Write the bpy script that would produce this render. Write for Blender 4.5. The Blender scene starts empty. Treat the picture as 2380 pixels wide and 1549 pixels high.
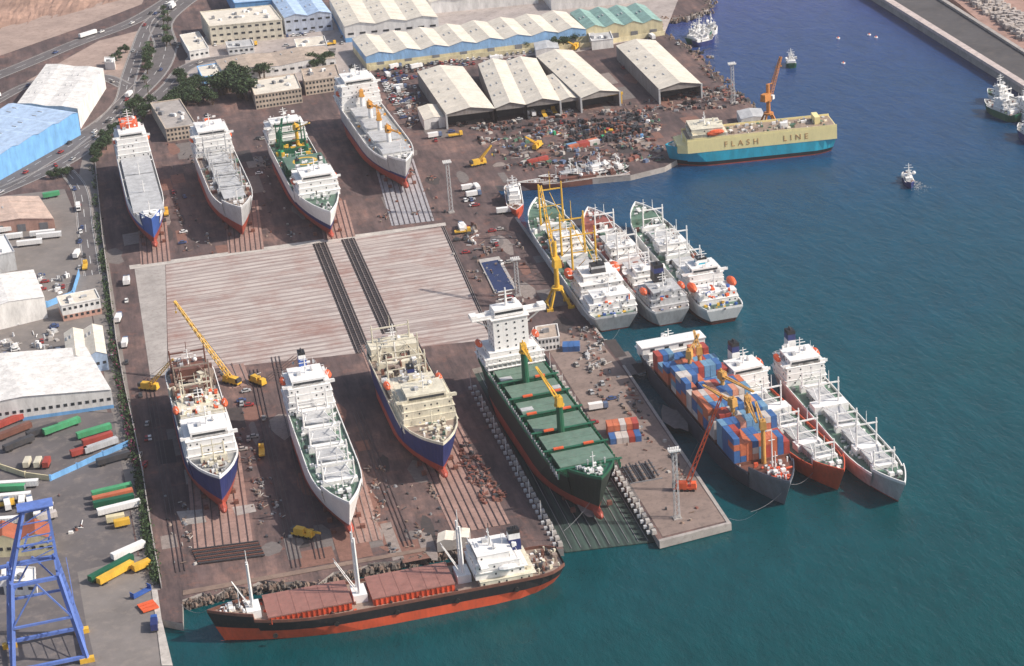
import bpy, math, random
from mathutils import Vector, Matrix
rnd=random.Random(7)
# ---------------------------------------------------------------- survey
# Plan coordinates were digitised from the oblique aerial survey; G() rectifies a
# survey reading to metres on the level plane z (world X = across yard, Y = along slipways).
HC=392.;FL=5000.;pt=math.atan(2216/5000);az=math.atan(1060/5469);rl=math.radians(4.5)
F=Vector((math.sin(az)*math.cos(pt),math.cos(az)*math.cos(pt),-math.sin(pt)))
R0=Vector((math.cos(az),-math.sin(az),0));U0=R0.cross(F)
CX=math.cos(rl)*R0-math.sin(rl)*U0;CY=math.sin(rl)*R0+math.cos(rl)*U0
C=Vector((-160,-850,HC))
def G(x,y,z=0.0):
    d=F*FL+CX*(x-1190)-CY*(y-774.5);t=(z-HC)/d.z;q=C+d*t
    return Vector((q.x,q.y,z))
WZ=-3.0
# ---------------------------------------------------------------- materials
MC={}
def nd(nt,t,**k):
    n=nt.nodes.new(t)
    for a_,v in k.items():
        if a_ in('operation','blend_type','data_type','noise_dimensions','wave_type','bands_direction','feature'): setattr(n,a_,v)
        else: n.inputs[a_].default_value=v
    return n
def base(name):
    m=bpy.data.materials.new(name);m.use_nodes=True
    return m,m.node_tree,m.node_tree.nodes['Principled BSDF'],m.node_tree.links.new
def M(name,rgb,rough=.55,var=.3,scale=.25,dirt=(.12,.07,.045),da=.35,metal=0,stretch=.35):
    if name in MC: return MC[name]
    m,nt,b,L=base(name)
    tc=nd(nt,'ShaderNodeTexCoord');mp=nd(nt,'ShaderNodeMapping');mp.inputs['Scale'].default_value=(1,1,stretch)
    L(tc.outputs['Object'],mp.inputs[0])
    n1=nd(nt,'ShaderNodeTexNoise',Scale=scale,Detail=6.,Roughness=.65);L(mp.outputs[0],n1.inputs['Vector'])
    n2=nd(nt,'ShaderNodeTexNoise',Scale=scale*4.3,Detail=8.,Roughness=.7);L(mp.outputs[0],n2.inputs['Vector'])
    r1=nd(nt,'ShaderNodeMapRange');L(n1.outputs[0],r1.inputs[0]);r1.inputs[1].default_value=.3;r1.inputs[2].default_value=.7;r1.inputs[3].default_value=1-var;r1.inputs[4].default_value=1+var*.35
    vm=nd(nt,'ShaderNodeVectorMath',operation='SCALE');vm.inputs[0].default_value=rgb;L(r1.outputs[0],vm.inputs['Scale'])
    r2=nd(nt,'ShaderNodeMapRange');L(n2.outputs[0],r2.inputs[0]);r2.inputs[1].default_value=.5;r2.inputs[2].default_value=.72;r2.inputs[3].default_value=0;r2.inputs[4].default_value=da
    mx=nd(nt,'ShaderNodeMix',data_type='RGBA');L(r2.outputs[0],mx.inputs[0]);L(vm.outputs[0],mx.inputs[6]);mx.inputs[7].default_value=(*dirt,1)
    L(mx.outputs[2],b.inputs['Base Color']);b.inputs['Roughness'].default_value=rough;b.inputs['Metallic'].default_value=metal
    MC[name]=m;return m
white=M('white_paint',(.86,.84,.81),da=.18,var=.1)
cream=M('cream_paint',(.76,.7,.55),da=.35)
lgrey=M('light_grey_paint',(.54,.54,.54));mgrey=M('mid_grey_paint',(.25,.25,.26));dgrey=M('dark_grey_paint',(.06,.06,.065))
black=M('black_hull_paint',(.013,.015,.018),dirt=(.1,.05,.03),da=.4)
navy=M('navy_hull_paint',(.02,.035,.16),dirt=(.1,.07,.06));blue=M('blue_paint',(.04,.12,.42));lblue=M('light_blue_paint',(.2,.46,.8),da=.15)
teal=M('teal_paint',(.02,.4,.55),da=.2);red=M('red_oxide_paint',(.42,.075,.045),da=.45);rust=M('rust_brown',(.2,.085,.06),dirt=(.08,.05,.04),da=.6)
orange=M('orange_paint',(.8,.13,.04),da=.15);yellow=M('yellow_paint',(.82,.48,.05),da=.2);pyel=M('pale_yellow_paint',(.9,.77,.38),da=.12,var=.08)
green=M('green_deck_paint',(.11,.2,.145),dirt=(.22,.18,.14),da=.55,stretch=1);dgreen=M('dark_green_paint',(.01,.12,.06));bgreen=M('bright_green_paint',(.04,.4,.16))
ored=M('orange_red_hull_paint',(.7,.105,.04),dirt=(.22,.07,.05),da=.4,scale=.15)
glass=M('dark_window_glass',(.04,.045,.05),rough=.15,da=0,var=.1)
wood=M('worn_deck',(.34,.26,.21),dirt=(.12,.08,.06),da=.6,stretch=1,scale=.4)
gdeck=M('grey_deck',(.36,.36,.34),dirt=(.2,.12,.08),da=.6,stretch=1,scale=.35)
conc=M('concrete',(.42,.38,.35),rough=.9,dirt=(.16,.12,.1),da=.6,stretch=1,scale=.12)
dirtm=M('dirt',(.26,.18,.14),rough=.95,dirt=(.12,.08,.06),da=.7,stretch=1,scale=.1)
roofw=M('pale_roof_sheet',(.76,.69,.58),rough=.8,da=.5,dirt=(.38,.31,.25),scale=.12,stretch=1,var=.22)
roofb=M('brown_roof_sheet',(.5,.4,.32),rough=.8,da=.5,stretch=1)
roofg=M('green_roof_sheet',(.28,.45,.4),rough=.8,stretch=1);roofbl=M('blue_roof_sheet',(.46,.6,.8),rough=.7,stretch=1,da=.2)
wallw=M('white_wall',(.82,.79,.75),rough=.85,da=.2);wally=M('yellow_wall',(.8,.7,.44),rough=.85,da=.2);wallp=M('pink_wall',(.62,.36,.28),rough=.85)
tile=M('red_roof_tile',(.42,.12,.06),rough=.85);rock=M('rock',(.17,.14,.12),rough=.95,dirt=(.05,.04,.04),da=.7,scale=.5,stretch=1)
rubber=M('tyre_rubber',(.02,.02,.02));bluecr=M('gantry_blue_paint',(.13,.22,.58),da=.25)
asph=M('asphalt',(.085,.08,.082),rough=.92,dirt=(.16,.13,.11),da=.5,scale=.05,stretch=1)
asphl=M('pale_asphalt',(.22,.195,.18),rough=.92,dirt=(.32,.27,.23),da=.5,scale=.05,stretch=1)
roadm=M('road_asphalt',(.14,.125,.125),rough=.92,dirt=(.22,.19,.18),da=.5,scale=.05,stretch=1)
paintw=M('road_marking_paint',(.7,.7,.68),rough=.8,da=.3);leaf=M('leaf_green',(.05,.09,.03),rough=.8,da=.3,dirt=(.1,.12,.03),scale=1.5)
leafd=M('leaf_dark',(.022,.045,.016),rough=.8,da=.2);flower=M('bougainvillea_flower',(.22,.03,.09),rough=.8);bark=M('bark',(.12,.08,.05),rough=.9)
amber=M('amber_paint',(.78,.36,.06),da=.3)
dustr=M('dusty_red',(.3,.11,.08),da=.5,dirt=(.14,.1,.08));dustb=M('dusty_blue',(.12,.17,.28),da=.5,dirt=(.14,.1,.08));dustg=M('dusty_green',(.1,.2,.13),da=.5,dirt=(.14,.1,.08));dustw=M('dusty_white',(.5,.46,.42),da=.5,dirt=(.2,.16,.13))
def groundmat():
    m,nt,b,L=base('yard_ground')
    tc=nd(nt,'ShaderNodeTexCoord');mp=nd(nt,'ShaderNodeMapping');mp.inputs['Scale'].default_value=(1,.16,1);L(tc.outputs['Object'],mp.inputs[0])
    n1=nd(nt,'ShaderNodeTexNoise',Scale=.02,Detail=9.,Roughness=.72);L(tc.outputs['Object'],n1.inputs[0])
    n2=nd(nt,'ShaderNodeTexNoise',Scale=.22,Detail=10.,Roughness=.75);L(mp.outputs[0],n2.inputs[0])
    n4=nd(nt,'ShaderNodeTexNoise',Scale=.09,Detail=10.,Roughness=.8);L(tc.outputs['Object'],n4.inputs[0])
    c1=nd(nt,'ShaderNodeValToRGB');L(n1.outputs[0],c1.inputs[0]);e=c1.color_ramp.elements
    e[0].position=.35;e[0].color=(.066,.053,.055,1);e[1].position=.68;e[1].color=(.25,.17,.14,1)
    x=c1.color_ramp.elements.new(.52);x.color=(.115,.088,.084,1)
    c2=nd(nt,'ShaderNodeValToRGB');L(n2.outputs[0],c2.inputs[0]);e=c2.color_ramp.elements
    e[0].position=.36;e[0].color=(.5,.47,.49,1);e[1].position=.68;e[1].color=(1.6,1.35,1.28,1)
    mx=nd(nt,'ShaderNodeMix',data_type='RGBA',blend_type='MULTIPLY');mx.inputs[0].default_value=1;L(c1.outputs[0],mx.inputs[6]);L(c2.outputs[0],mx.inputs[7])
    r4=nd(nt,'ShaderNodeMapRange');L(n4.outputs[0],r4.inputs[0]);r4.inputs[1].default_value=.54;r4.inputs[2].default_value=.68;r4.inputs[4].default_value=.7
    m2=nd(nt,'ShaderNodeMix',data_type='RGBA');L(r4.outputs[0],m2.inputs[0]);L(mx.outputs[2],m2.inputs[6]);m2.inputs[7].default_value=(.27,.12,.085,1)
    L(m2.outputs[2],b.inputs['Base Color']);b.inputs['Roughness'].default_value=.93;return m
def striped(name,ca,cb,period,axis,dirt,amt=.5,lo=.1,hi=.4):
    m,nt,b,L=base(name)
    tc=nd(nt,'ShaderNodeTexCoord')
    w=nd(nt,'ShaderNodeTexWave',wave_type='BANDS',bands_direction=axis,Scale=math.pi*2/period/20*1.0,Distortion=.9,Detail=3.)
    w.inputs['Detail Scale'].default_value=.6
    L(tc.outputs['Object'],w.inputs[0])
    mp=nd(nt,'ShaderNodeMapping');mp.inputs['Scale'].default_value=(.05,1,1) if axis=='Y' else (1,.05,1);L(tc.outputs['Object'],mp.inputs[0])
    n=nd(nt,'ShaderNodeTexNoise',Scale=.45,Detail=9.,Roughness=.85);L(mp.outputs[0],n.inputs[0])
    n3=nd(nt,'ShaderNodeTexNoise',Scale=.03,Detail=8.,Roughness=.75);L(tc.outputs['Object'],n3.inputs[0])
    r=nd(nt,'ShaderNodeMapRange');L(w.outputs[0],r.inputs[0]);r.inputs[1].default_value=lo;r.inputs[2].default_value=hi;r.inputs[3].default_value=.3
    ad=nd(nt,'ShaderNodeMath',operation='MULTIPLY');L(r.outputs[0],ad.inputs[0])
    r3=nd(nt,'ShaderNodeMapRange');L(n.outputs[0],r3.inputs[0]);r3.inputs[1].default_value=.38;r3.inputs[2].default_value=.56;L(r3.outputs[0],ad.inputs[1])
    mx=nd(nt,'ShaderNodeMix',data_type='RGBA');L(ad.outputs[0],mx.inputs[0]);mx.inputs[6].default_value=(*cb,1);mx.inputs[7].default_value=(*ca,1)
    r4=nd(nt,'ShaderNodeMapRange');L(n3.outputs[0],r4.inputs[0]);r4.inputs[1].default_value=.47;r4.inputs[2].default_value=.7;r4.inputs[4].default_value=amt
    m2=nd(nt,'ShaderNodeMix',data_type='RGBA');L(r4.outputs[0],m2.inputs[0]);L(mx.outputs[2],m2.inputs[6]);m2.inputs[7].default_value=(*dirt,1)
    L(m2.outputs[2],b.inputs['Base Color']);b.inputs['Roughness'].default_value=.9;return m
def watermat():
    m,nt,b,L=base('harbour_water')
    tc=nd(nt,'ShaderNodeTexCoord');sp=nd(nt,'ShaderNodeSeparateXYZ');L(tc.outputs['Object'],sp.inputs[0])
    n0=nd(nt,'ShaderNodeTexNoise',Scale=.004,Detail=4.);L(tc.outputs['Object'],n0.inputs[0])
    ad=nd(nt,'ShaderNodeMath',operation='MULTIPLY_ADD');L(n0.outputs[0],ad.inputs[0]);ad.inputs[1].default_value=260;L(sp.outputs[1],ad.inputs[2])
    mr=nd(nt,'ShaderNodeMapRange');L(ad.outputs[0],mr.inputs[0]);mr.inputs[1].default_value=-160;mr.inputs[2].default_value=760
    cr=nd(nt,'ShaderNodeValToRGB');L(mr.outputs[0],cr.inputs[0]);e=cr.color_ramp.elements
    e[0].position=0;e[0].color=(.0,.053,.056,1);e[1].position=1;e[1].color=(.05,.058,.21,1)
    for q,c in((.25,(0,.056,.072,1)),(.45,(.0,.05,.105,1)),(.65,(.014,.046,.145,1))): x=e.new(q);x.color=c
    n5=nd(nt,'ShaderNodeTexNoise',Scale=.12,Detail=6.,Roughness=.7);mp=nd(nt,'ShaderNodeMapping');mp.inputs['Scale'].default_value=(1,.45,1);mp.inputs['Rotation'].default_value=(0,0,.5);L(tc.outputs['Object'],mp.inputs[0]);L(mp.outputs[0],n5.inputs[0])
    r5=nd(nt,'ShaderNodeMapRange');L(n5.outputs[0],r5.inputs[0]);r5.inputs[1].default_value=.3;r5.inputs[2].default_value=.7;r5.inputs[3].default_value=.82;r5.inputs[4].default_value=1.16
    vm=nd(nt,'ShaderNodeVectorMath',operation='SCALE');L(cr.outputs[0],vm.inputs[0]);L(r5.outputs[0],vm.inputs['Scale'])
    L(vm.outputs[0],b.inputs['Base Color']);b.inputs['Roughness'].default_value=.13;b.inputs['IOR'].default_value=1.33
    n1=nd(nt,'ShaderNodeTexNoise',Scale=.3,Detail=5.,Roughness=.65);L(mp.outputs[0],n1.inputs[0])
    a2=nd(nt,'ShaderNodeMath',operation='MULTIPLY_ADD');L(n5.outputs[0],a2.inputs[0]);a2.inputs[1].default_value=1.6;L(n1.outputs[0],a2.inputs[2])
    bp=nd(nt,'ShaderNodeBump',Strength=.55,Distance=.8);L(a2.outputs[0],bp.inputs['Height']);L(bp.outputs[0],b.inputs['Normal'])
    return m
# ---------------------------------------------------------------- mesh builder
class B:
    def __init__(s,name): s.name=name;s.P={}
    def g(s,part): return s.P.setdefault(part,([],[],[]))
    def mesh(s,part,vs,fs,m):
        V,Fc,Mm=s.g(part);o=len(V);V.extend(tuple(v) for v in vs)
        for i,q in enumerate(fs):
            Fc.append(tuple(o+j for j in q));Mm.append(m[i] if isinstance(m,list) else m)
    def box(s,part,cx,cy,z0,sx,sy,h,m,rot=0,tp=1.,tx=None):
        c,n=math.cos(rot),math.sin(rot);vs=[]
        for z,k in((z0,1.),(z0+h,tp)):
            for ux,uy in((-1,-1),(1,-1),(1,1),(-1,1)):
                x,y=ux*sx/2*(k if tx is None or k==1 else tx),uy*sy/2*k
                vs.append((cx+x*c-y*n,cy+x*n+y*c,z))
        s.mesh(part,vs,[(3,2,1,0),(4,5,6,7),(0,1,5,4),(1,2,6,5),(2,3,7,6),(3,0,4,7)],m)
    def cyl(s,part,p0,p1,r0,r1,m,n=8):
        p0,p1=Vector(p0),Vector(p1);d=(p1-p0).normalized()
        u=d.cross(Vector((0,0,1)));u=Vector((1,0,0)) if u.length<1e-3 else u.normalized();v=d.cross(u);vs=[]
        for P,rr in((p0,r0),(p1,r1)):
            for i in range(n):
                t=2*math.pi*(i+.5)/n;vs.append(P+u*math.cos(t)*rr+v*math.sin(t)*rr)
        fs=[(i,(i+1)%n,n+(i+1)%n,n+i) for i in range(n)]+[tuple(range(n-1,-1,-1)),tuple(range(n,2*n))]
        s.mesh(part,vs,fs,m)
    def bar(s,part,p0,p1,w,m): s.cyl(part,p0,p1,w*.7,w*.7,m,4)
    def lattice(s,part,p0,p1,w0,w1,m,n=8,t=.28):
        p0,p1=Vector(p0),Vector(p1);d=(p1-p0).normalized();u=d.cross(Vector((0,0,1)))
        u=Vector((1,0,0)) if u.length<1e-2 else u.normalized();v=d.cross(u);prev=None
        for i in range(n+1):
            k=i/n;c=p0.lerp(p1,k);w=(w0*(1-k)+w1*k)/2
            q=[c+u*w+v*w,c-u*w+v*w,c-u*w-v*w,c+u*w-v*w]
            if prev:
                for j in range(4):
                    s.bar(part,prev[j],q[j],t,m);s.bar(part,prev[j],q[(j+1)%4],t*.6,m)
            prev=q
    def ell(s,part,c,rx,ry,rz,m,n=8,k=5):
        vs=[];fs=[]
        for i in range(k+1):
            ph=math.pi*(.03+.94*i/k)
            for j in range(n):
                t=2*math.pi*j/n;vs.append((c[0]-rx*math.cos(ph),c[1]+ry*math.sin(ph)*math.cos(t),c[2]+rz*math.sin(ph)*math.sin(t)))
        for i in range(k):
            for j in range(n): fs.append((i*n+j,i*n+(j+1)%n,(i+1)*n+(j+1)%n,(i+1)*n+j))
        fs+=[tuple(range(n)),tuple(range(k*n,k*n+n))]
        s.mesh(part,vs,fs,m)
    def prism(s,part,pts,z0,z1,m,mt=None):
        n=len(pts);A=sum(pts[i][0]*pts[(i+1)%n][1]-pts[(i+1)%n][0]*pts[i][1] for i in range(n))
        if A<0: pts=pts[::-1]
        vs=[(q[0],q[1],z0) for q in pts]+[(q[0],q[1],z1) for q in pts]
        s.mesh(part,vs,[(i,(i+1)%n,n+(i+1)%n,n+i) for i in range(n)],m);s.mesh(part,[(q[0],q[1],z1) for q in pts],[tuple(range(n))],mt or m)
    def build(s,loc=(0,0,0),rot=0,single=False):
        par=None
        if len(s.P)>1 and not single:
            par=bpy.data.objects.new(s.name,None);bpy.context.collection.objects.link(par);par.location=loc;par.rotation_euler=(0,0,rot);par.empty_display_size=1
        if single or len(s.P)==1:
            V=[];Fc=[];Mm=[]
            for a_,b_,c_ in s.P.values():
                o=len(V);V+=a_;Fc+=[tuple(o+j for j in q) for q in b_];Mm+=c_
            items=[(s.name,(V,Fc,Mm))]
        else: items=list(s.P.items())
        for nme,(V,Fc,Mm) in items:
            me=bpy.data.meshes.new(nme);me.from_pydata(V,[],Fc);mats=[]
            for q in Mm:
                if q not in mats: mats.append(q)
            for q in mats: me.materials.append(q)
            ix={q.name:i for i,q in enumerate(mats)}
            me.polygons.foreach_set('material_index',[ix[q.name] for q in Mm]);me.update()
            o=bpy.data.objects.new(nme,me);bpy.context.collection.objects.link(o)
            if par: o.parent=par
            else: o.location=loc;o.rotation_euler=(0,0,rot);par=o
        return par
def inst(src,name,loc,rot,sc=1.):
    o=bpy.data.objects.new(name,src.data);bpy.context.collection.objects.link(o);o.location=loc;o.rotation_euler=(0,0,rot);o.scale=(sc,sc,sc);return o
# ---------------------------------------------------------------- ships
class Ship:
    def __init__(s,name,stern,bow,W,D,draft,bz,bands,mdeck,sheer=2.2,fch=2.2,fc=.13,bul=1.1,rake=.07,bulb=True,bulm=None,shift=0,bowm=None,sw=.62,tb=.62):
        s.b=B(name);s.bz=bz;s.D=D;s.W=W;s.sheer=sheer;s.fch=fch;s.fc=fc;s.sw=sw;s.tb=tb
        P0=G(*stern,bz+D+bul);P1=G(*bow,bz+D+sheer+fch+bul);d=(P1-P0);d.z=0;s.L=L=d.length;s.ang=math.atan2(d.y,d.x)
        mid=(P0+P1)/2;nrm=Vector((-math.sin(s.ang),math.cos(s.ang),0));s.loc=Vector((mid.x,mid.y,bz))+nrm*shift
        ts=[0,.008,.02,.04,.07,.12,.2,.3,.4,.5,.58,.66,.73,.79,.84]+[1-fc-.001,1-fc+.001]+[.9,.925,.95,.965,.98,.99,.997,1.]
        ts=sorted(set(ts));zs=[0,.06*D,.16*D]+[k*D for k,_ in bands[:-1]]+[D*.999];zs=sorted(set(zs));zs=[z for z in zs]
        def mat(z):
            for k,m in bands:
                if z<k*D: return m
            return bands[-1][1]
        def pt_(t,z,side,up=0):
            zf=min(z/D,1.);w=s.hw(t,zf)
            zz=z+(s.dz(t)-D)*max(0,(zf-.35)/.65)
            x=-L/2+.045*L*(1-zf)**1.3*(1-t)+t*(L-rake*L*(1-zf))
            return (x,side*w,zz+up)
        for side in(1,-1):
            rows=[[pt_(t,z,side) for t in ts] for z in zs]+[[pt_(t,D,side,bul) for t in ts]]
            ms=[mat((zs[i]+zs[i+1])/2) for i in range(len(zs)-1)]+[bulm or bands[-1][1]]
            n=len(ts)
            for i in range(len(rows)-1):
                vs=rows[i]+rows[i+1];fs=[(j,j+1,n+j+1,n+j) for j in range(n-1)]
                mm=[(bowm if bowm and ts[j]>.86 and ms[i] is bands[-1][1] else ms[i]) for j in range(n-1)]
                s.b.mesh('hull',vs,fs,mm)
            inn=[(v[0]*.995,v[1]-side*.35 if abs(v[1])>.4 else 0,v[2]) for v in rows[-1]];inn2=[(v[0],v[1],v[2]-bul) for v in inn]
            fs=[(j,j+1,n+j+1,n+j) for j in range(n-1)]
            s.b.mesh('bulwark',rows[-1]+inn,fs,bulm or white);s.b.mesh('bulwark',inn+inn2,fs,bulm or lgrey)
            if side==1: dk=inn2
            else: s.b.mesh('deck',dk+inn2,fs,mdeck)
        A=[pt_(0,z,1) for z in zs]+[pt_(0,D,1,bul)];n=len(A);Bq=[(v[0],-v[1],v[2]) for v in A]
        s.b.mesh('hull',A+Bq,[(j,j+1,n+j+1,n+j) for j in range(n-1)],[mat((zs[i]+zs[i+1])/2) for i in range(len(zs)-1)]+[bands[-1][1]])
        if bulb: s.b.ell('bulbous_bow',(L/2-rake*L*.93+1.2,0,D*.17),4.6,1.7,D*.14,bands[0][1])
        s.b.box('rudder',-L/2+.03*L,0,.3,3,.5,D*.4,bands[0][1])
    def hw(s,t,zf):
        w=s.W/2;tb=s.tb-.12*(1-zf)
        if t>tb: u=(t-tb)/(1-tb);w*=max(0,1-u**(1.7+.9*zf))
        te=.07+.15*(1-zf);ws=s.sw*(.2+.8*zf**.8)
        if t<te: u=1-t/te;w*=1-(1-ws)*u**2.2
        if zf<.02: w*=.8
        return w
    def dz(s,t): return s.D+s.sheer*max(0,(t-.62)/.38)**1.6+(s.fch if t>1-s.fc else 0)+.8*max(0,(.15-t)/.15)**2
    def x(s,t): return (t-.5)*s.L
    def house(s,t0,t1,n,m=None,wf=.94,bridge=1,th=2.8,wings=True,shr=.03,z=None,win=.4,deckm=None,step=.06):
        m=m or white;b=s.b;x0,x1=s.x(t0),s.x(t1);z=s.dz((t0+t1)/2) if z is None else z
        for i in range(n):
            W=s.W*wf*(1-shr*i)*(1 if i<n-1 or n<3 else .82);st=(x1-x0)*(step*i+(0.1 if i==n-1 and n>2 else 0));a0=x0+(st if bridge>0 else st*.35);a1=x1-(st*.35 if bridge>0 else st)
            b.box('superstructure',(a0+a1)/2,0,z,a1-a0,W,th-.2,m)
            ov=1.5 if i in(0,2) else .5
            b.box('superstructure_decks',(a0+a1)/2-ov*.4*bridge,0,z+th-.2,a1-a0+ov,W+(1. if i%2==0 and i<n-1 else .3),.2,deckm or m)
            if i<n-1:
                rz=z+th;ra=a0-ov*.5 if bridge>0 else a1+ov*.5
                b.box('railings',ra,0,rz+.75,.12,W,.14,m)
                for sy in(1,-1): b.box('railings',(a0+a1)/2,sy*(W/2+.1),rz+.75,a1-a0,.12,.14,m)
            k=int(W/2.3);last=i==n-1
            for sx,xx in((1,a1),(-1,a0)):
                if last and sx==bridge and wings: b.box('windows',xx+sx*.05,0,z+1.1,.12,W*.9,.9,glass)
                else:
                    for j in range(k): 
                        if rnd.random()<win: b.box('windows',xx+sx*.03,-W/2+(j+.5)*W/k,z+1.1,.1,.6,.7,glass)
            k=int((a1-a0)/2.6)
            for sy in(1,-1):
                for j in range(k):
                    if rnd.random()<win: b.box('windows',a0+(j+.5)*(a1-a0)/k,sy*(W/2+.03),z+1.1,.6,.1,.7,glass)
                    if rnd.random()<.12: b.box('windows',a0+(j+.5)*(a1-a0)/k+1,sy*(W/2+.03),z+.1,.8,.1,1.9,mgrey)
            for _ in range(3): b.box('deck_lockers',rnd.uniform(x0,x0+4),rnd.uniform(-W/2+1,W/2-1),z+th,rnd.uniform(.6,1.6),rnd.uniform(.6,1.8),rnd.uniform(.6,1.6),rnd.choice([white,lgrey,m]))
            z+=th
        if wings: 
            xx=a1-1.5 if bridge>0 else a0+1.5
            b.box('bridge_wings',xx,0,z-th-.02,3,s.W+1.5,.3,m);b.box('bridge_wings',xx+1.4*bridge,0,z-th+.28,.2,s.W+1.5,1.,m)
        xm=(a0+a1)/2;b.cyl('radar_mast',(xm,0,z),(xm,0,z+7),.35,.18,white,6);b.bar('radar_mast',(xm,-2.4,z+4.6),(xm,2.4,z+4.6),.25,white)
        b.bar('radar_mast',(xm,-1.5,z+5.9),(xm,1.5,z+5.9),.2,white);b.box('radar_mast',xm+.6,0,z+3.,.5,3,.35,white)
        b.ell('satellite_dome',(xm-1.5,3,z+1.1),1,1,1,white,8,5);b.box('deck_lockers',xm+1,-3,z,2,1.6,1.2,lgrey)
        for _ in range(4): q=(rnd.uniform(a0+.5,a1-.5),rnd.uniform(-W/2+.6,W/2-.6));b.cyl('aerials',(*q,z),(*q,z+rnd.uniform(2,5)),.1,.06,white,4)
        s.ztop=z;return z
    def funnel(s,t,z,m=None,m2=None,h=6,w=3.2,l=4.5,y=0):
        x=s.x(t);b=s.b;m=m or white;b.box('funnel',x,y,z,l,w,h*.55,m,0,.94);b.box('funnel',x,y,z+h*.55,l*.94,w*.94,h*.28,m2 or navy,0,.96);b.box('funnel',x,y,z+h*.83,l*.9,w*.9,h*.17,black)
        for q in(-.8,0,.8): b.cyl('funnel',(x+q,y,z+h),(x+q-.2,y,z+h+1.1),.28,.28,dgrey,6)
    def boats(s,t,z,m=None,y=None,l=3.6,r=1.4):
        for sy in(1,-1):
            yy=sy*(y or s.W/2-.6);s.b.ell('lifeboat',(s.x(t),yy,z+r+.2),l,r,r,m or orange,8,6)
            for q in(-2.2,2.2): s.b.bar('davit',(s.x(t)+q,yy-sy*1.6,z),(s.x(t)+q,yy,z+3.4),.3,white)
    def hatch(s,t0,t1,m,wf=.62,h=1.6,top=None,y=0,ribs=True):
        x0,x1=s.x(t0),s.x(t1);z=s.dz((t0+t1)/2);W=s.W*wf;s.b.box('hatch_coaming',(x0+x1)/2,y,z,x1-x0,W,h,m)
        s.b.box('hatch_cover',(x0+x1)/2,y,z+h,x1-x0+.5,W+.5,.45,top or m)
        if ribs:
            n=max(2,int((x1-x0)/4.2))
            for i in range(1,n): s.b.box('hatch_cover',x0+(x1-x0)*i/n,y,z+h+.44,.16,W+.3,.1,top or m)
            k=int((x1-x0)/1.8)
            for i in range(k):
                for sy in(1,-1): s.b.box('hatch_coaming',x0+(i+.5)*(x1-x0)/k,y+sy*(W/2+.2),z+.05,.3,.4,h-.1,m)
    def goal(s,t,h=12,m=None,wf=.5,booms=1,ang=.5,r=.42):
        m=m or white;x=s.x(t);z=s.dz(t);w=s.W*wf/2
        s.b.box('mast_house',x,0,z,2.6,w*2+2,2.6,white if m is yellow else m)
        for sy in(1,-1):
            s.b.cyl('mast',(x,sy*w,z),(x,sy*w,z+h),r,r*.7,m,6)
            for k in range(booms):
                dr=(1,-1)[k];s.b.cyl('derrick_boom',(x+dr*.8,sy*w,z+3),(x+dr*(h*.95*math.cos(ang)),sy*w*.5,z+3+h*.95*math.sin(ang)*.6),.24,.16,m,5)
        s.b.bar('mast',(x,-w-.4,z+h*.86),(x,w+.4,z+h*.86),.55,m);s.b.bar('mast',(x,-w,z+h*.5),(x,w,z+h*.5),.35,m)
        s.b.cyl('mast',(x,0,z+h*.86),(x,0,z+h*1.25),.22,.12,m,5)
    def mast(s,t,h=10,m=None,y=0,r=.35):
        x=s.x(t);z=s.dz(t);m=m or white;s.b.cyl('mast',(x,y,z),(x,y,z+h),r,r*.5,m,6);s.b.bar('mast',(x,y-1.3,z+h*.75),(x,y+1.3,z+h*.75),.25,m)
    def crane(s,t,y=0,h=10,jl=20,ja=0.,el=.25,m=None,ped=None,lat=False,r=1.1):
        m=m or yellow;x=s.x(t);z=s.dz(t);s.b.cyl('crane_pedestal',(x,y,z),(x,y,z+h),r,r*.85,ped or m,10);s.b.cyl('crane_slew_ring',(x,y,z+h),(x,y,z+h+.5),r*1.3,r*1.3,m,10)
        c,n=math.cos(ja),math.sin(ja);s.b.box('crane_cab',x,y,z+h+.5,3.6,2.6,3.4,m,ja,.85);s.b.box('crane_cab',x+c*1.9+n*.8,y+n*1.9-c*.8,z+h+1.2,.2,1,1,glass,ja)
        q=(x+c*1.2,y+n*1.2,z+h+2);e=(x+c*(jl*math.cos(el)+1),y+n*(jl*math.cos(el)+1),z+h+2+jl*math.sin(el))
        if lat: s.b.lattice('crane_jib',q,e,1.5,.7,m,8,.2)
        else:
            for k in(-.7,.7): s.b.bar('crane_jib',(q[0]-n*k,q[1]+c*k,q[2]),(e[0]-n*k*.3,e[1]+c*k*.3,e[2]),.55,m)
            for i in range(5):
                kk=(i+.7)/5.5;cc=Vector(q).lerp(Vector(e),kk);s.b.bar('crane_jib',cc+Vector((-n,c,0))*.6,cc-Vector((-n,c,0))*.6,.35,m)
        s.b.bar('crane_cable',(x-c*.8,y-n*.8,z+h+4.6),e,.1,dgrey);s.b.bar('crane_jib',(x-c*.6,y-n*.6,z+h+3),(x-c*.8,y-n*.8,z+h+5),.5,m)
    def clutter(s,t0,t1,n,ms,wf=.8,mx=2.2,z=None,h=1.4):
        for _ in range(n):
            t=rnd.uniform(t0,t1);ww=max(0,s.hw(t,1.)*2*wf/2-.8);y=rnd.uniform(-ww,ww);zz=s.dz(t) if z is None else z;m=rnd.choice(ms);k=rnd.random()
            if k<.6: s.b.box('deck_fittings',s.x(t),y,zz,rnd.uniform(.4,mx),rnd.uniform(.4,mx),rnd.uniform(.3,h),m,rnd.choice([0,0,.4]))
            elif k<.85: s.b.cyl('deck_fittings',(s.x(t),y,zz+.5),(s.x(t)+rnd.uniform(-.2,.2),y+rnd.uniform(.8,1.8),zz+.5),.5,.5,m,7)
            else: s.b.cyl('deck_fittings',(s.x(t),y,zz),(s.x(t),y,zz+rnd.uniform(1,2.4)),.25,.35,m,6)
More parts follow.
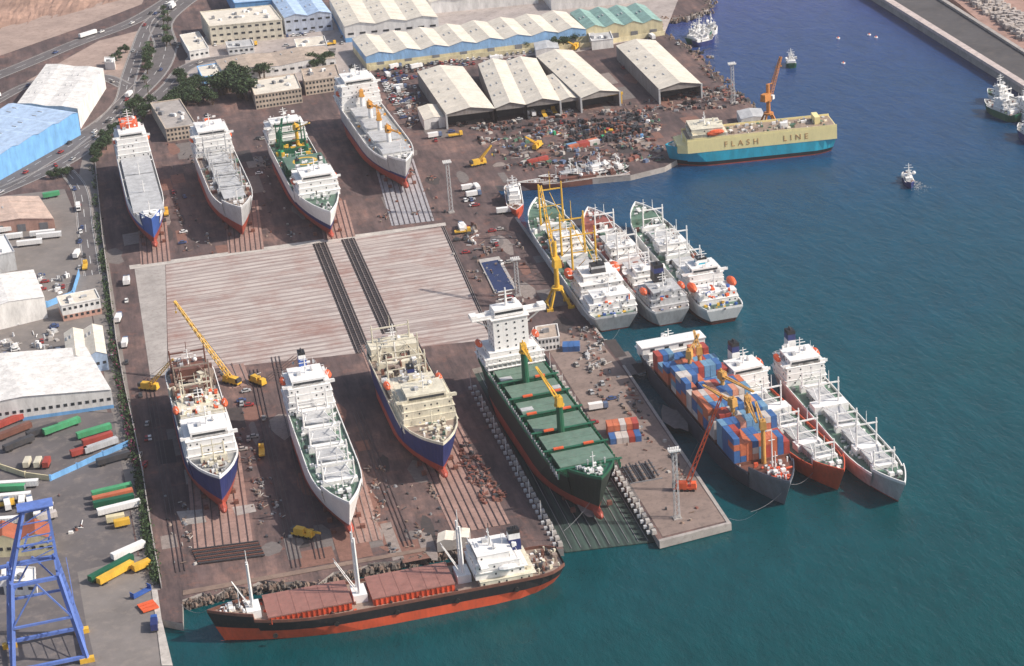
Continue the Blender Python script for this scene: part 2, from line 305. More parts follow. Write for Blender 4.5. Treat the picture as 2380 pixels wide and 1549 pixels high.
    def fore(s,m=None):
        m=m or white;t=1-s.fc
        s.b.box('windlass',s.x(t+s.fc*.45),1.6,s.dz(.99),1.6,1.8,1.3,m);s.b.box('windlass',s.x(t+s.fc*.45),-1.6,s.dz(.99),1.6,1.8,1.3,m)
        s.clutter(t+.01,.97,12,[m,dgrey,lgrey],.7,1.2,s.dz(.97),.9);s.b.cyl('foremast',(s.x(t+s.fc*.25),0,s.dz(.95)),(s.x(t+s.fc*.25),0,s.dz(.95)+7.5),.3,.14,m,6)
        s.b.bar('foremast',(s.x(t+s.fc*.25),-1,s.dz(.95)+5.5),(s.x(t+s.fc*.25),1,s.dz(.95)+5.5),.2,m)
    def blocks(s):
        for t in [.08+.08*i for i in range(11)]:
            for y in(-s.W*.28,0,s.W*.28): s.b.box('keel_blocks',s.x(t),y,-s.bz,1.6,1.8,s.bz-.01,rust)
    def done(s): 
        return s.b.build(s.loc,s.ang)
R=red
# --- hauled-out ships, far row
S=Ship('cargo_ship',(303,328),(352,508),19,13,5,1.6,[(.42,R),(.62,blue),(1,white)],gdeck,fc=.1,bowm=blue);S.house(.02,.2,5,step=.04);S.house(.03,.12,1,orange,.5,1,2,False,.03,S.ztop,0);S.boats(.1,S.dz(.1)+5)
for q in range(3): S.hatch(.23+q*.215,.43+q*.215,lgrey,.8,1.8,lgrey)
S.clutter(.2,.86,25,[white,lgrey,dgrey],.95,1.);S.mast(.44,9);S.mast(.65,9);S.b.box('forecastle_cover',S.x(.92),0,S.dz(.93),9,9,1.2,white,0,.7);S.fore(white);S.blocks();S.done()
S=Ship('reefer_ship',(484,322),(560,482),22,13,5,1.6,[(.45,R),(1,lgrey)],wood,fc=.14,bulb=False);S.house(.02,.22,5,step=.03);S.funnel(.06,S.dz(.1)+11,white,orange);S.boats(.12,S.dz(.1)+5)
for q in range(4): S.hatch(.27+q*.15,.37+q*.15,mgrey,.5,2,lgrey)
for t in(.25,.4,.55,.7): S.goal(t,13,lgrey,.55,2,.4)
S.clutter(.22,.84,110,[white,lgrey,mgrey,green,rust],.95,2.6,None,2.4);S.fore(white);S.blocks();S.done()
S=Ship('offshore_supply_ship',(655,300),(768,492),23,11,5,1.6,[(.4,R),(.55,navy),(1,white)],green,fc=.3,fch=2.6,bulb=True)
S.house(.03,.14,4,white);S.crane(.2,4,9,15,.4,.4,yellow);S.crane(.22,-6,7,12,2.8,.5,dgreen)
for t in(.18,.26): S.goal(t,14,dgreen,.6,1)
S.clutter(.14,.42,110,[dgreen,bgreen,dgreen,white,rust,yellow],.9,3,None,3.2);S.house(.42,.5,2,dgreen,.9,1,2.8,False)
S.b.box('helideck',S.x(.53),0,S.D+8.4,20,21,.4,green);c=S.x(.53);zt=S.D+8.82
for k in(-7,7):
    for j in(-8,8): S.b.bar('helideck_legs',(c+k,j,S.D),(c+k,j,S.D+8.4),.5,white)
def ring(b,part,cx,cy,z,r0,r1,m,n=28):
    vs=[(cx+rr*math.cos(2*math.pi*i/n),cy+rr*math.sin(2*math.pi*i/n),z) for rr in(r0,r1) for i in range(n)]
    b.mesh(part,vs,[(i,(i+1)%n,n+(i+1)%n,n+i) for i in range(n)],m)
ring(S.b,'helideck_marking',c,0,zt,5.,6.6,yellow)
for k in(-1.2,1.2): S.b.box('helideck_marking',c,k,zt,3.4,.5,.03,paintw)
S.b.box('helideck_marking',c,0,zt,.5,1.9,.03,paintw)
S.house(.63,.8,4,white,.92,step=.08);S.boats(.7,S.dz(.8)+3);S.funnel(.62,S.dz(.8)+7,white,dgreen,5,2.4,3,6);S.funnel(.62,S.dz(.8)+7,white,dgreen,5,2.4,3,-6)
S.clutter(.8,.96,24,[white,lgrey,dgrey],.7,1.6,S.dz(.97));S.fore();S.blocks();S.done()
S=Ship('reefer_ship',(822,222),(943,372),24,13,5,1.6,[(.42,R),(.5,navy),(1,lgrey)],gdeck,fc=.11,bulm=white);S.house(.01,.17,6,white,.98,step=.02);S.funnel(.03,S.dz(.1)+13,orange,white,7);S.boats(.1,S.dz(.1)+6)
for q in range(4): S.hatch(.2+q*.17,.33+q*.17,white,.62,2,lgrey)
for i,t in enumerate((.19,.355,.53,.7)): S.crane(t,0,8,15,.2 if i%2 else 3.0,.12,amber,white,False,1.4)
S.clutter(.18,.87,40,[white,lgrey,orange,amber],.95,1.6);S.fore();S.blocks();S.done()
# --- near row
S=Ship('factory_trawler',(436,850),(510,1108),21,13,5,1.6,[(.42,R),(1,navy)],gdeck,fc=.2,bulm=white,tb=.7)
S.clutter(.01,.3,150,[rust,wood,dgrey,rust,dirtm,cream],.95,3.5,None,5);S.house(.02,.12,2,rust,.6,1,2.6,False);S.goal(.06,12,rust,.7,1);S.goal(.2,13,wood,.7,2)
S.goal(.34,12,cream,.6,1);S.house(.33,.5,2,cream,.85,1,2.8,False);S.clutter(.33,.5,50,[cream,white,rust,orange],.8,2,S.D+5.6,2);S.house(.55,.78,4,white,.92,step=.09);S.funnel(.4,S.D+5,cream,rust,5);S.boats(.45,S.D+4)
S.mast(.3,14,cream,5);S.mast(.3,14,cream,-5);S.clutter(.48,.56,20,[white,cream,lgrey],.8,2);S.clutter(.78,.97,40,[white,cream,lgrey,rust],.8,2);S.goal(.84,8,cream,.4,0);S.fore(cream);S.blocks();S.done()
S=Ship('reefer_ship',(706,900),(812,1168),20,12,5,1.6,[(.3,R),(1,white)],green,fc=.17,bulb=True,bulm=white,rake=.1)
S.house(.03,.2,5,step=.03);S.funnel(.05,S.D+14,blue,white,6);S.boats(.1,S.D+9);
for q in range(4): S.hatch(.24+q*.15,.33+q*.15,white,.45,2,lgrey)
for t in(.22,.36,.51,.66,.79): S.goal(t,11,white,.6,2,.3)
S.clutter(.2,.84,130,[white,lgrey,white,mgrey,dgrey],.92,2);S.clutter(.84,.96,20,[white,green,lgrey],.7,1.5,S.dz(.95));S.fore();S.blocks();S.done()
S=Ship('factory_trawler',(905,800),(1030,1030),23,12,5,1.6,[(.38,R),(1,navy)],wood,fc=.26,bulm=cream,tb=.68)
S.house(.02,.12,2,cream,.9,1,2.6,False);S.goal(.05,13,cream,.7,1);S.clutter(.1,.42,150,[cream,wood,rust,cream,dgrey,white],.92,3,None,3.6);S.goal(.2,14,cream,.75,2);S.goal(.36,14,cream,.7,1)
S.mast(.12,16,white,0);S.house(.4,.5,2,cream,.85,1,2.8,False);S.house(.54,.78,5,cream,.95,step=.07);S.boats(.48,S.D+5,orange);S.funnel(.44,S.D+6,cream,navy,6)
S.mast(.66,24,cream,0);S.clutter(.79,.97,45,[cream,white,green,cream],.8,1.8,S.dz(.9));S.fore(cream);S.blocks();S.done()
# --- green ship on the shiplift
hg=M('green_hatch_paint',(.135,.22,.165),dirt=(.22,.21,.17),da=.65,stretch=1,scale=.3);hullg=M('black_green_hull_paint',(.012,.028,.022),dirt=(.08,.06,.05),da=.35)
S=Ship('container_ship',(1172,815),(1398,1110),26,15,6,-1.6,[(.38,R),(.45,hullg),(1,hullg)],dgreen,fc=.1,fch=2.8,bulm=dgreen,tb=.74,sw=.9)
S.house(.005,.12,3,white,.95,1,2.6,False,.0,None,.3,step=.01);zz=S.ztop;S.b.box('superstructure',S.x(.07),0,zz,S.L*.075,15,14.,white);S.b.box('superstructure_decks',S.x(.07),0,zz+14.,S.L*.085,16.5,.3,white);zt=zz+14.3
for r_ in range(5):
    for c_ in range(4): S.b.box('windows',S.x(.1075)+.08,-5.4+c_*3.6,zz+1+r_*2.6,.1,.7,.7,glass)
    for c_ in range(3):
        for sy in(1,-1): S.b.box('windows',S.x(.05+.02*c_),sy*7.53,zz+1+r_*2.6,.7,.1,.7,glass)
S.b.box('bridge_wings',S.x(.08),0,zt,5,32,.5,white);S.b.box('bridge_wings',S.x(.096),0,zt+.5,.3,32,1.1,white);S.b.box('bridge_wings',S.x(.064),0,zt+.5,.3,32,1.1,white)
for sy in(1,-1): S.b.box('bridge_wings',S.x(.08),sy*14.8,zt+.5,4.4,3,1.8,white);S.b.bar('bridge_wings',(S.x(.08),sy*15,zt),(S.x(.08),sy*7.5,zt-5),.5,white)
S.b.box('wheelhouse',S.x(.073),0,zt+.5,8,13,3,white,0,.96);S.b.box('windows',S.x(.073)+4,0,zt+1.7,.15,12,1,glass);zt+=3.5
S.b.cyl('radar_mast',(S.x(.07),0,zt),(S.x(.07),0,zt+8),.6,.3,white,6)
for q in(3,5,6.5): S.b.bar('radar_mast',(S.x(.07),-3,zt+q),(S.x(.07),3,zt+q),.3,white)
S.b.ell('satellite_dome',(S.x(.06),4,zt+1.1),1.2,1.2,1.2,white);S.funnel(.015,zz,white,white,15,5,6);S.boats(.05,S.D+8)
for z in(2.5,5,7.3): S.b.box('lashing_bridge',S.x(.145),0,S.D+z,1.6,25,.25,white)
for k in range(13): S.b.box('lashing_bridge',S.x(.145),-12+k*2,S.D,.4,.3,7.5,white)
for q in range(6):
    t=.168+q*.122;S.hatch(t,t+.09,dgreen,.8,2.6,hg,0,True)
    S.b.box('lashing_bridge',S.x(t+.106),0,S.D+4.,1.3,26,.2,dgreen)
    for k in range(9): S.b.box('lashing_bridge',S.x(t+.106),-12+k*3,S.D,.35,.35,4.,dgreen)
for q,(t,y) in enumerate(((.29,5),(.41,-5),(.41,7),(.535,6),(.53,-8),(.655,-6),(.775,5),(.775,-7))): S.b.box('orange_deck_gear',S.x(t-.012),y,S.D+4.25,1.2,4,.6,orange)
for q,(t,y) in enumerate(((.27,-8),(.39,8),(.5,-8))): S.b.box('deck_plate',S.x(t-.035),y,S.D+3.06,3,5,.3,lgrey)
S.crane(.275,-1,16,13,-.05,.0,yellow,dgreen,False,1.6);S.crane(.64,-1,14,27,math.pi+.03,.1,yellow,dgreen,False,1.6)
for i in range(44):
    for sy in(1,-1): S.b.box('side_stanchions',S.x(.13+i*.0175),sy*(S.W/2-.7),S.D,.4,.5,2.2,lgrey if sy<0 else dgreen)
S.clutter(.89,.97,26,[white,green,lgrey],.75,1.4,S.dz(.95));S.fore();S.blocks();S.done()
# --- afloat, near camera
S=Ship('bulk_cargo_ship',(1302,1294),(480,1418),21,10,5,-6.,[(.66,ored),(1,black)],wood,fc=.12,fch=2.2,bulm=rust,sheer=3,rake=.05,sw=.6)
S.house(.1,.25,1,cream,.95,1,2.6,False);S.house(.12,.26,3,white,.8,1,2.8,True,z=S.ztop,step=.08);S.funnel(.13,S.D+8,navy,white,8,3.4,4.5)
bh=M('brown_hatch_paint',(.33,.15,.12),dirt=(.22,.14,.12),da=.7,stretch=1,scale=.3)
S.hatch(.32,.55,ored,.74,2.6,bh,0);S.hatch(.61,.84,ored,.74,2.6,bh,0)
for t,h in((.285,22),(.58,25),(.875,20)): 
    S.goal(t,h,white,.22 if t<.86 else .08,1,1.25,.7)
    S.b.box('mast_house',S.x(t),0,S.dz(t),5,8,3,white)
S.mast(.2,20,dgrey);S.boats(.17,S.D+5,white);S.clutter(.01,.12,60,[white,rust,wood,dgrey,cream],.85,2.2,None,2);S.clutter(.28,.88,60,[rust,ored,dgrey],.98,1.2,None,1);S.clutter(.9,.97,18,[cream,rust,white],.7,1.3,S.dz(.96));S.fore(white)
for i in range(5): S.b.cyl('tyre_fender',(S.x(.15+.17*i),10.6,7.5),(S.x(.15+.17*i),11.1,7.5),.9,.9,rubber,10)
S.done()
# --- pier, container ship and two reefers
CC=[M('container_blue',(.05,.15,.38)),M('container_orange',(.6,.17,.08)),M('container_red',(.42,.07,.05)),M('container_pale',(.62,.56,.52)),M('container_teal',(.16,.32,.48)),M('container_salmon',(.66,.3,.2)),M('container_green',(.03,.25,.1))]
def stack(b,part,x,y,z,nx,ny,nz,ms=CC,low=.4):
    for i in range(nx):
        h0=max(1,nz-(rnd.random()<low));pm=rnd.choice(ms[:6])
        for j in range(ny):
            if rnd.random()<.25: h0=max(nz-2,1,min(nz,h0+rnd.choice([-1,1])))
            for k in range(h0):
                if rnd.random()<.5: pm=rnd.choice([ms[0],ms[0]]+ms[:6])
                b.box(part,x+(i-(nx-1)/2)*6.3,y+(j-(ny-1)/2)*2.55,z+k*2.62,6.06,2.44,2.58,pm)
                for e in(-1,1): b.box(part,x+(i-(nx-1)/2)*6.3+e*3.04,y+(j-(ny-1)/2)*2.55,z+k*2.62+.1,.06,2.2,2.3,pm)
slate=M('slate_hull_paint',(.05,.06,.085),dirt=(.12,.08,.06))
S=Ship('container_ship',(1535,800),(1836,1120),24,13,6,-9,[(.4,R),(.5,slate),(1,slate)],rust,fc=.13,fch=2.4,bulm=slate,tb=.7,sw=.85,bowm=M('bow_grey_paint',(.17,.19,.22)))
S.house(.02,.13,2,white,.98,1,2.9,False);S.b.box('bridge_wings',S.x(.1),0,S.ztop,7,28,3,white,0,1);S.b.box('bridge_wings',S.x(.1),0,S.ztop+3,8,29,.4,white)
for k in(-3,-1,1,3): S.b.box('windows',S.x(.1)+3.55,k*3.2,S.ztop+1,.1,1.9,1.2,glass)
for q,(t,nx,nz) in enumerate(((.225,3,3),(.4,4,4),(.575,4,4),(.745,3,4))): S.b.box('hatch_cover',S.x(t),0,S.D,nx*6.3+.6,22,2,rust);stack(S.b,'containers',S.x(t),0,S.D+2.02,nx,9,nz)
tn=M('tan_crane_paint',(.7,.38,.1),da=.35)
for t,j,y in((.305,2.9,2),(.318,2.6,-3),(.487,.3,2),(.655,3.4,-3),(.66,-.2,3),(.82,2.9,0)): S.crane(t,y,14.5,19,j,.0,tn,tn,False,1.)
S.mast(.88,15,white);S.clutter(.86,.97,40,[white,ored,lgrey,ored],.8,1.6,S.dz(.95));S.clutter(.13,.85,60,[ored,white,dgrey],1.,1.,None,2);S.b.box('bow_deck_plate',S.x(.93),0,S.dz(.95)+.03,8,7,.05,ored);S.fore();S.done()
def reefer(nm,st,bw,W,bands,dk,bm,seed):
    S=Ship(nm,st,bw,W,11,5,-8,bands,dk,fc=.13,fch=2.2,bulm=bm,tb=.66,rake=.09,bulb=True)
    S.house(.05,.18,4,white,.96,step=.02);S.funnel(.03,S.D+8,white,navy,9,3.6,5);S.boats(.09,S.D+7)
    for q in range(4): S.hatch(.26+q*.155,.36+q*.155,lgrey,.42,2.2,lgrey if seed else M('pale_hatch',(.42,.43,.42),stretch=1))
    for t in(.23,.385,.54,.7,.84): S.goal(t,14 if t in(.385,.7) else 9,white,.45,2,.2)
    S.clutter(.2,.86,70,[white,lgrey,dk,green,mgrey],.92,1.6);S.b.box('mast_house',S.x(.385),0,S.D,6,W*.8,3.4,white);S.b.box('mast_house',S.x(.7),0,S.D,5,W*.6,3,white);S.fore();S.done()
reefer('reefer_ship',(1700,868),(1962,1092),18,[(.5,ored),(1,ored)],green,ored,0)
reefer('reefer_ship',(1830,838),(2104,1122),18,[(.45,R),(1,lgrey)],green,white,1)
# --- factory ships rafted in the basin (sterns towards camera)
def factory(st,bw,W,mm,bands,dk,kind):
    S=Ship('fish_factory_ship',st,bw,W,13,6,-9,bands,dk,fc=.14,fch=2.4,bulm=white,tb=.72,sw=.85)
    if kind==0: S.house(.03,.13,3,white,.95,-1,2.8,False,step=.1);S.house(.14,.27,4,white,.9,1,2.8,True,step=.05);S.boats(.27,S.D+5,orange,None,5,2.4);S.funnel(.2,S.ztop,dgrey,lgrey,4,7,5)
    elif kind==1: S.house(.02,.2,3,lgrey,.9,-1,2.8,False,step=.12);S.funnel(.15,S.ztop,black,navy,8,5,6);S.house(.24,.32,3,white,.8,1,2.8,True);S.boats(.1,S.D+5,orange,None,3.6,1.6)
    else: S.house(.06,.16,2,white,.9,-1,2.8,False,step=.12);S.house(.18,.3,4,white,.85,-1,2.8,True,step=.06);S.funnel(.24,S.ztop-2,teal,white,5,5,5);S.boats(.13,S.D+4,orange,None,4.4,2)
    S.clutter(0,.06,20,[white,yellow,dgrey,blue],.8,1.6);S.clutter(.02,.12,25,[white,orange,blue,lgrey],.8,1.8,S.D+5.7)
    for t in(.36,.5,.64,.78): S.goal(t,(24 if kind==0 else 13+3*(t==.5)) if t!=.64 else 9,mm,.5,2,.9,.6 if kind==0 else .45)
    S.clutter(.3,.86,170,[white,white,lgrey,green,dustr,mgrey,dustw,dgrey],.95,2.6,None,2.6);S.house(.54,.61,2 if kind else 3,white,.7,1,2.8,False)
    for q in range(3): S.hatch(.38+q*.14,.46+q*.14,white if kind else green,.45,2,lgrey)
    S.fore();S.done()
factory((1432,735),(1246,458),23,yellow,[(.5,R),(1,lgrey)],green,0)
factory((1562,722),(1366,480),19,white,[(.5,R),(1,lgrey)],M('red_deck',(.32,.1,.08),stretch=1,da=.5),1)
factory((1685,718),(1476,468),20,white,[(.5,R),(.6,rust),(1,white)],green,2)
# --- ro-ro ship at outer quay
S=Ship('roro_ship',(1943,355),(1545,389),19,13,5,-7.9,[(.42,R),(.56,black),(.999,teal)],gdeck,fc=.1,fch=1.5,bulm=teal,bulb=False,sheer=1.2,sw=.95,bul=.6,tb=.8,rake=.05)
L=S.L;zd=S.D;x0,x1=S.x(.0),S.x(.885)
P0=G(1945,356,WZ);P1=G(1556,396,WZ);d=(P1-P0).normalized();S.ang=math.atan2(d.y,d.x);nr=Vector((d.y,-d.x,0))
S.loc=(P0+P1)/2+nr*9.7;S.loc.z=S.bz
S.b.box('upper_hull',(x0+x1)/2,0,zd,x1-x0,19.2,7.,pyel);S.b.prism('upper_hull',[(x1,-9.6),(x1+5,-7.6),(x1+5,7.6),(x1,9.6)],zd,zd+4.6,pyel)
S.b.box('weather_deck',(x0+x1)/2,0,zd+7.01,x1-x0-1,18.2,.1,M('brown_deck',(.36,.27,.2),stretch=1,da=.6))
for sy in(1,-1): S.b.box('bulwark_rail',(x0+x1)/2,sy*9.4,zd+7.,x1-x0,.25,1.1,pyel)
S.house(.66,.86,2,cream,.9,1,2.8,True,.03,zd+7.1);S.b.ell('lifeboat',(S.x(.71),8.9,zd+10.5),4.2,1.5,1.5,orange);S.boats(.73,zd+8.2)
S.clutter(.02,.65,70,[cream,lgrey,dustg,wood,white],.9,2.2,zd+7.15,1.6);S.b.box('ventilators',S.x(.3),3,zd+7.1,4,3,3,white);S.b.box('ventilators',S.x(.1),-1,zd+7.1,3,9,4,pyel);S.mast(.9,8);S.clutter(.9,.96,14,[cream,white],.6,1.2,S.dz(.95))
par=S.done()
cu=bpy.data.curves.new('ship_name','FONT');cu.body='FLASH    LINE';cu.size=4.4;cu.space_character=1.75;cu.extrude=.05;cu.align_x='CENTER';cu.materials.append(M('brown_lettering',(.55,.3,.12)))
to=bpy.data.objects.new('ship_name',cu);bpy.context.collection.objects.link(to);to.parent=par;to.location=(S.x(.42),9.68,zd+1.8);to.rotation_euler=(math.pi/2,0,math.pi)
# ---------------------------------------------------------------- water, ground sheets
def sheet(name,px,z,m,thick=None):
    b=B(name);pts=[G(*q) for q in px];b.prism('surface',pts,z-(thick or .02),z,m);return b.build()
b=B('water');b.mesh('w',[(-9e3,-6e3,WZ),(9e3,-6e3,WZ),(9e3,14e3,WZ),(-9e3,14e3,WZ)],[(0,1,2,3)],watermat());b.build()
shore=[(402,1549),(376,1440),(425,1450),(424,1395),(470,1378),(500,1384),(540,1362),(575,1366),(610,1348),(660,1354),(700,1350),(740,1357),(775,1330),(830,1322),(870,1308),(940,1302),(1000,1288),(1050,1272),(1100,1290),(1310,1276),(1097,858),(1265,820),(1530,1257),(1697,1215),(1452,850),(1405,790),(1202,505),(1150,432),(1210,432),(1465,408),(1545,388),(1580,368),(1815,335),(1790,300),(1742,240),(1690,205),(1620,125),(1548,78),(1530,45),(1600,38),(1645,22),(1652,-2),(1600,-60),(1500,-160)]
pts=[G(*q).xy for q in shore]
pts=[(x,y) for x,y in pts]+[(pts[-1][0],4000),(-4000,4000),(-4000,-1500),(G(402,1549).x-40,-1500)]
gm=groundmat();b=B('ground');b.prism('g',pts,-8,0,conc,gm);b.build()
plat=striped('transfer_platform_planks',(.56,.49,.445),(.25,.19,.175),4.6,'Y',(.27,.12,.09),.8)
sheet('transfer_platform',[(385,608),(1030,528),(1140,790),(392,868)],.05,plat)
sheet('concrete_apron',[(312,620),(384,609),(390,870),(350,880)],.04,conc)
sheet('concrete_beam',[(300,618),(1035,518),(1037,525),(302,627)],.12,M('pale_kerb',(.55,.5,.45),stretch=1,rough=.9))
# irregular repair patches and stains in the yard surfacing
pc=[M('patch_dark',(.06,.05,.05),rough=.9,stretch=1,da=.6),M('patch_grey',(.19,.165,.155),rough=.9,stretch=1,da=.7,scale=.5),M('patch_red',(.24,.12,.09),rough=.9,stretch=1,da=.8,scale=.4),M('patch_pale',(.3,.25,.225),rough=.9,stretch=1,da=.8,scale=.5)]
b=B('pavement_patches');zz=.004
for (x0,y0,x1,y1,n) in((380,900,1000,1280,46),(250,340,1000,600,40),(1150,480,1350,760,14),(1330,800,1600,1200,14),(1000,250,1650,420,24),(900,170,1700,260,16),(560,1250,1000,1300,6)):
    for _ in range(n):
        q=G(rnd.uniform(x0,x1),rnd.uniform(y0,y1));ra,rb=rnd.uniform(2,7),rnd.uniform(4,16);zz+=.0006;m_=rnd.choice(pc);k=10
        if rnd.random()<.5: cs=[(-1,-1),(1,-1),(1,1),(-1,1)];pp=[(q.x+cx*ra*rnd.uniform(.9,1),q.y+cy*rb*rnd.uniform(.9,1)) for cx,cy in cs]
        else: pp=[(q.x+math.cos(6.283*i/k)*ra*rnd.uniform(.6,1.1),q.y+math.sin(6.283*i/k)*rb*rnd.uniform(.6,1.1)) for i in range(k)]
        b.mesh('p',[(x,y,zz) for x,y in pp],[tuple(range(len(pp)))],m_)
b.build()
tie=M('track_black',(.03,.028,.03),rough=.8,stretch=1);rail=M('rail_steel',(.26,.21,.19),rough=.5,da=.5)
def tracks(name,a0,a1,wid,z=.1,step=1.6,nr=4,bed=None,sl=True,rm=None,rw=.35):
    A,Z=G(*a0),G(*a1);d=Z-A;L=d.length;b=B(name);n=nr
    if bed: b.box('bed',L/2,0,0,L,wid,.04,bed)
    for i in range(n):
        y=(-.5+(i+.5)/n)*wid;b.box('rail',L/2,y,.22-(.12 if not sl else 0),L,rw,.2,rm or rail)
    if sl:
        for i in range(int(L/step)): b.box('sleepers',i*step+.5,0,.045,.8,wid*.97,.16,tie)
    b.build((A.x,A.y,z),math.atan2(d.y,d.x))
tb_=M('track_bed',(.06,.048,.048),stretch=1);drk=M('dark_rail',(.085,.06,.058),da=.6,dirt=(.2,.14,.12))
tracks('transfer_tracks',(742,566),(845,820),7,.08,2.4,3,tb_);tracks('transfer_tracks',(808,556),(906,775),7,.08,2.4,3,tb_)
tracks('transfer_tracks',(1030,527),(1135,765),1.8,.08,1.6,2,tb_)
pink=M('rusty_slip_concrete',(.37,.23,.19),rough=.9,dirt=(.12,.085,.08),da=.85,stretch=1,scale=.14)
def slip(c0,c1,w,m=pink,nr=8): tracks('slipway_rails',c0,c1,w,.09,2.2,nr,m,False,drk if nr>5 else None)
slip((560,470),(572,585),18,nr=7);slip((352,500),(362,612),15,nr=6);slip((768,470),(790,555),16,nr=6);slip((915,375),(960,520),22,M('pale_slip_concrete',(.4,.385,.4),stretch=1,rough=.8,da=.7),8)
slip((495,1060),(522,1290),22,nr=7);slip((800,1050),(858,1260),10,nr=4);slip((1000,980),(1120,1230),22,nr=8);slip((860,800),(900,900),10,nr=4);slip((540,850),(560,900),10,nr=3)
for a0,a1 in(((345,880),(420,1330)),((640,830),(745,1300)),((690,830),(600,900)),((960,790),(1000,870)),((590,860),(690,1320)),((830,960),(950,1270))): tracks('slipway_rails',a0,a1,5,.09,2,3,None,False,drk,.28)
sheet('wet_patch',[(410,1190),(470,1185),(480,1215),(425,1222)],.16,conc);sheet('wet_patch',[(540,1180),(590,1172),(596,1190),(548,1200)],.165,conc)
b=B('rail_grating')
for i in range(9): b.bar('bars',G(445+i*2,1278+i*4,.7),G(600+i*2,1258+i*4,.7),.5,rust if i%2 else dgrey)
for i in range(30): b.bar('bars',G(450+i*5.2,1278-i*.66,.4),G(462+i*5.2,1310-i*.66,.4),.4,dgrey)
b.build()
b=B('service_pool');b.prism('pool_wall',[G(*q) for q in((1112,606),(1160,598),(1202,672),(1150,684))],0,.5,dustw);b.prism('pool_surface',[G(*q,1) for q in((1118,609),(1157,602),(1195,669),(1153,679))],.4,.54,M('dark_pool_blue',(.02,.03,.1),rough=.2,da=0));b.build()
al=striped('lift_deck_planks',(.06,.1,.08),(.015,.024,.024),3.2,'X',(.02,.045,.04))
b=B('shiplift_platform');b.prism('platform',[G(*q,-2.6) for q in((1313,1284),(1099,862),(1264,826),(1524,1259))],-2.9,-2.6,al)
for i in range(9):
    k=(i+.5)/9;b.bar('platform_rail',G(1317+k*200,1276-k*20,-2.45),G(1103+k*160,865-k*35,-2.45),.22,mgrey)
b.build()
sheet('pier_paving',[(1540,1248),(1685,1212),(1450,862),(1400,800),(1290,770),(1275,815)],.1,M('pier_concrete',(.27,.2,.17),rough=.9,dirt=(.1,.08,.07),da=.75,stretch=1,scale=.1),.07)
sheet('quay_edge',[(1530,1256),(1697,1214),(1700,1218),(1533,1261)],.3,conc,3);sheet('quay_edge',[(1697,1214),(1452,850),(1446,851),(1689,1216)],.25,conc)
sheet('quay_edge',[(1405,790),(1202,505),(1196,507),(1398,792)],.25,conc);sheet('quay_edge',[(402,1549),(376,1440),(366,1372),(352,1372),(362,1440),(376,1549)],.3,MC['pale_kerb'])
sheet('quay_edge',[(1210,432),(1465,408),(1462,403),(1207,426)],.25,conc);sheet('quay_edge',[(425,1385),(1000,1280),(1000,1272),(425,1374)],.2,dirtm)
def winch(a,c,n):
    b=B('shiplift_winch_row')
    for i in range(n):
        q=G(a[0]+(c[0]-a[0])*i/(n-1),a[1]+(c[1]-a[1])*i/(n-1));b.box('winch_housing',q.x,q.y,0,1.9,2.2,1.5,dustw,0,.8);b.box('winch_motor',q.x-2.,q.y+.6,0,1.2,1.2,1.1,lgrey);b.box('winch_drum',q.x+.4,q.y+2.1,0,1.6,1,.9,dgrey)
        if i%4==0: b.cyl('lamp_posts',(q.x-1.6,q.y,0),(q.x-1.6,q.y,8),.16,.1,white,5)
    b.build()
winch((1104,905),(1302,1268),30);winch((1288,858),(1520,1240),32)
# ---------------------------------------------------------------- left district
hx=[(215,385),(232,560),(248,680),(262,800),(280,900),(300,1000),(320,1100),(335,1200),(350,1280),(368,1365)]
sheet('road',[(195,350),(212,350),(372,1372),(340,1372),(170,500),(185,400)],.03,asphl)
sheet('storage_yard_paving',[(-200,930),(262,960),(338,1400),(370,1549),(380,1700),(-300,1700)],.035,M('yard_asphalt',(.14,.125,.125),rough=.92,dirt=(.28,.23,.2),da=.65,scale=.04,stretch=1))
sheet('quay_apron',[(180,1330),(338,1290),(352,1372),(376,1549),(385,1700),(260,1700),(200,1450)],.05,asphl)
sheet('storage_yard_paving',[(-200,480),(150,440),(175,500),(250,960),(-200,935)],.035,asphl)
def poly(name,px,w,m=roadm,z=.06,marks=True,kerb=True):
    pts=[G(*q) for q in px];n=len(pts);b=B(name);sp=[]
    for i in range(n-1):
        p0=pts[max(0,i-1)];p1=pts[i];p2=pts[i+1];p3=pts[min(n-1,i+2)]
        for k in range(6):
            t=k/6;sp.append(.5*((2*p1)+(p2-p0)*t+(2*p0-5*p1+4*p2-p3)*t*t+(3*p1-p0-3*p2+p3)*t**3))
    sp.append(pts[-1]);rows=[]
    for i,q in enumerate(sp):
        d=(sp[min(i+1,len(sp)-1)]-sp[max(0,i-1)]).normalized();nn=Vector((-d.y,d.x,0));rows.append((q,nn))
    def strip(part,o0,o1,zz,mm,dash=False):
        vs=[]
        for i,(q,nn) in enumerate(rows): vs+=[(q+nn*o0).to_tuple()[:2]+(zz,),(q+nn*o1).to_tuple()[:2]+(zz,)]
        fs=[(2*i,2*i+2,2*i+3,2*i+1) for i in range(len(rows)-1) if not dash or i%2]
        b.mesh(part,vs,fs,mm)
    strip('carriageway',-w/2,w/2,z,m)
    if marks: strip('lane_marking',-.15,.15,z+.03,paintw,True);strip('edge_marking',w/2-.6,w/2-.4,z+.03,paintw);strip('edge_marking',-w/2+.4,-w/2+.6,z+.03,paintw)
    if kerb: strip('kerb',w/2,w/2+.5,z+.12,conc);strip('kerb',-w/2-.5,-w/2,z+.12,conc)
    b.build();return rows
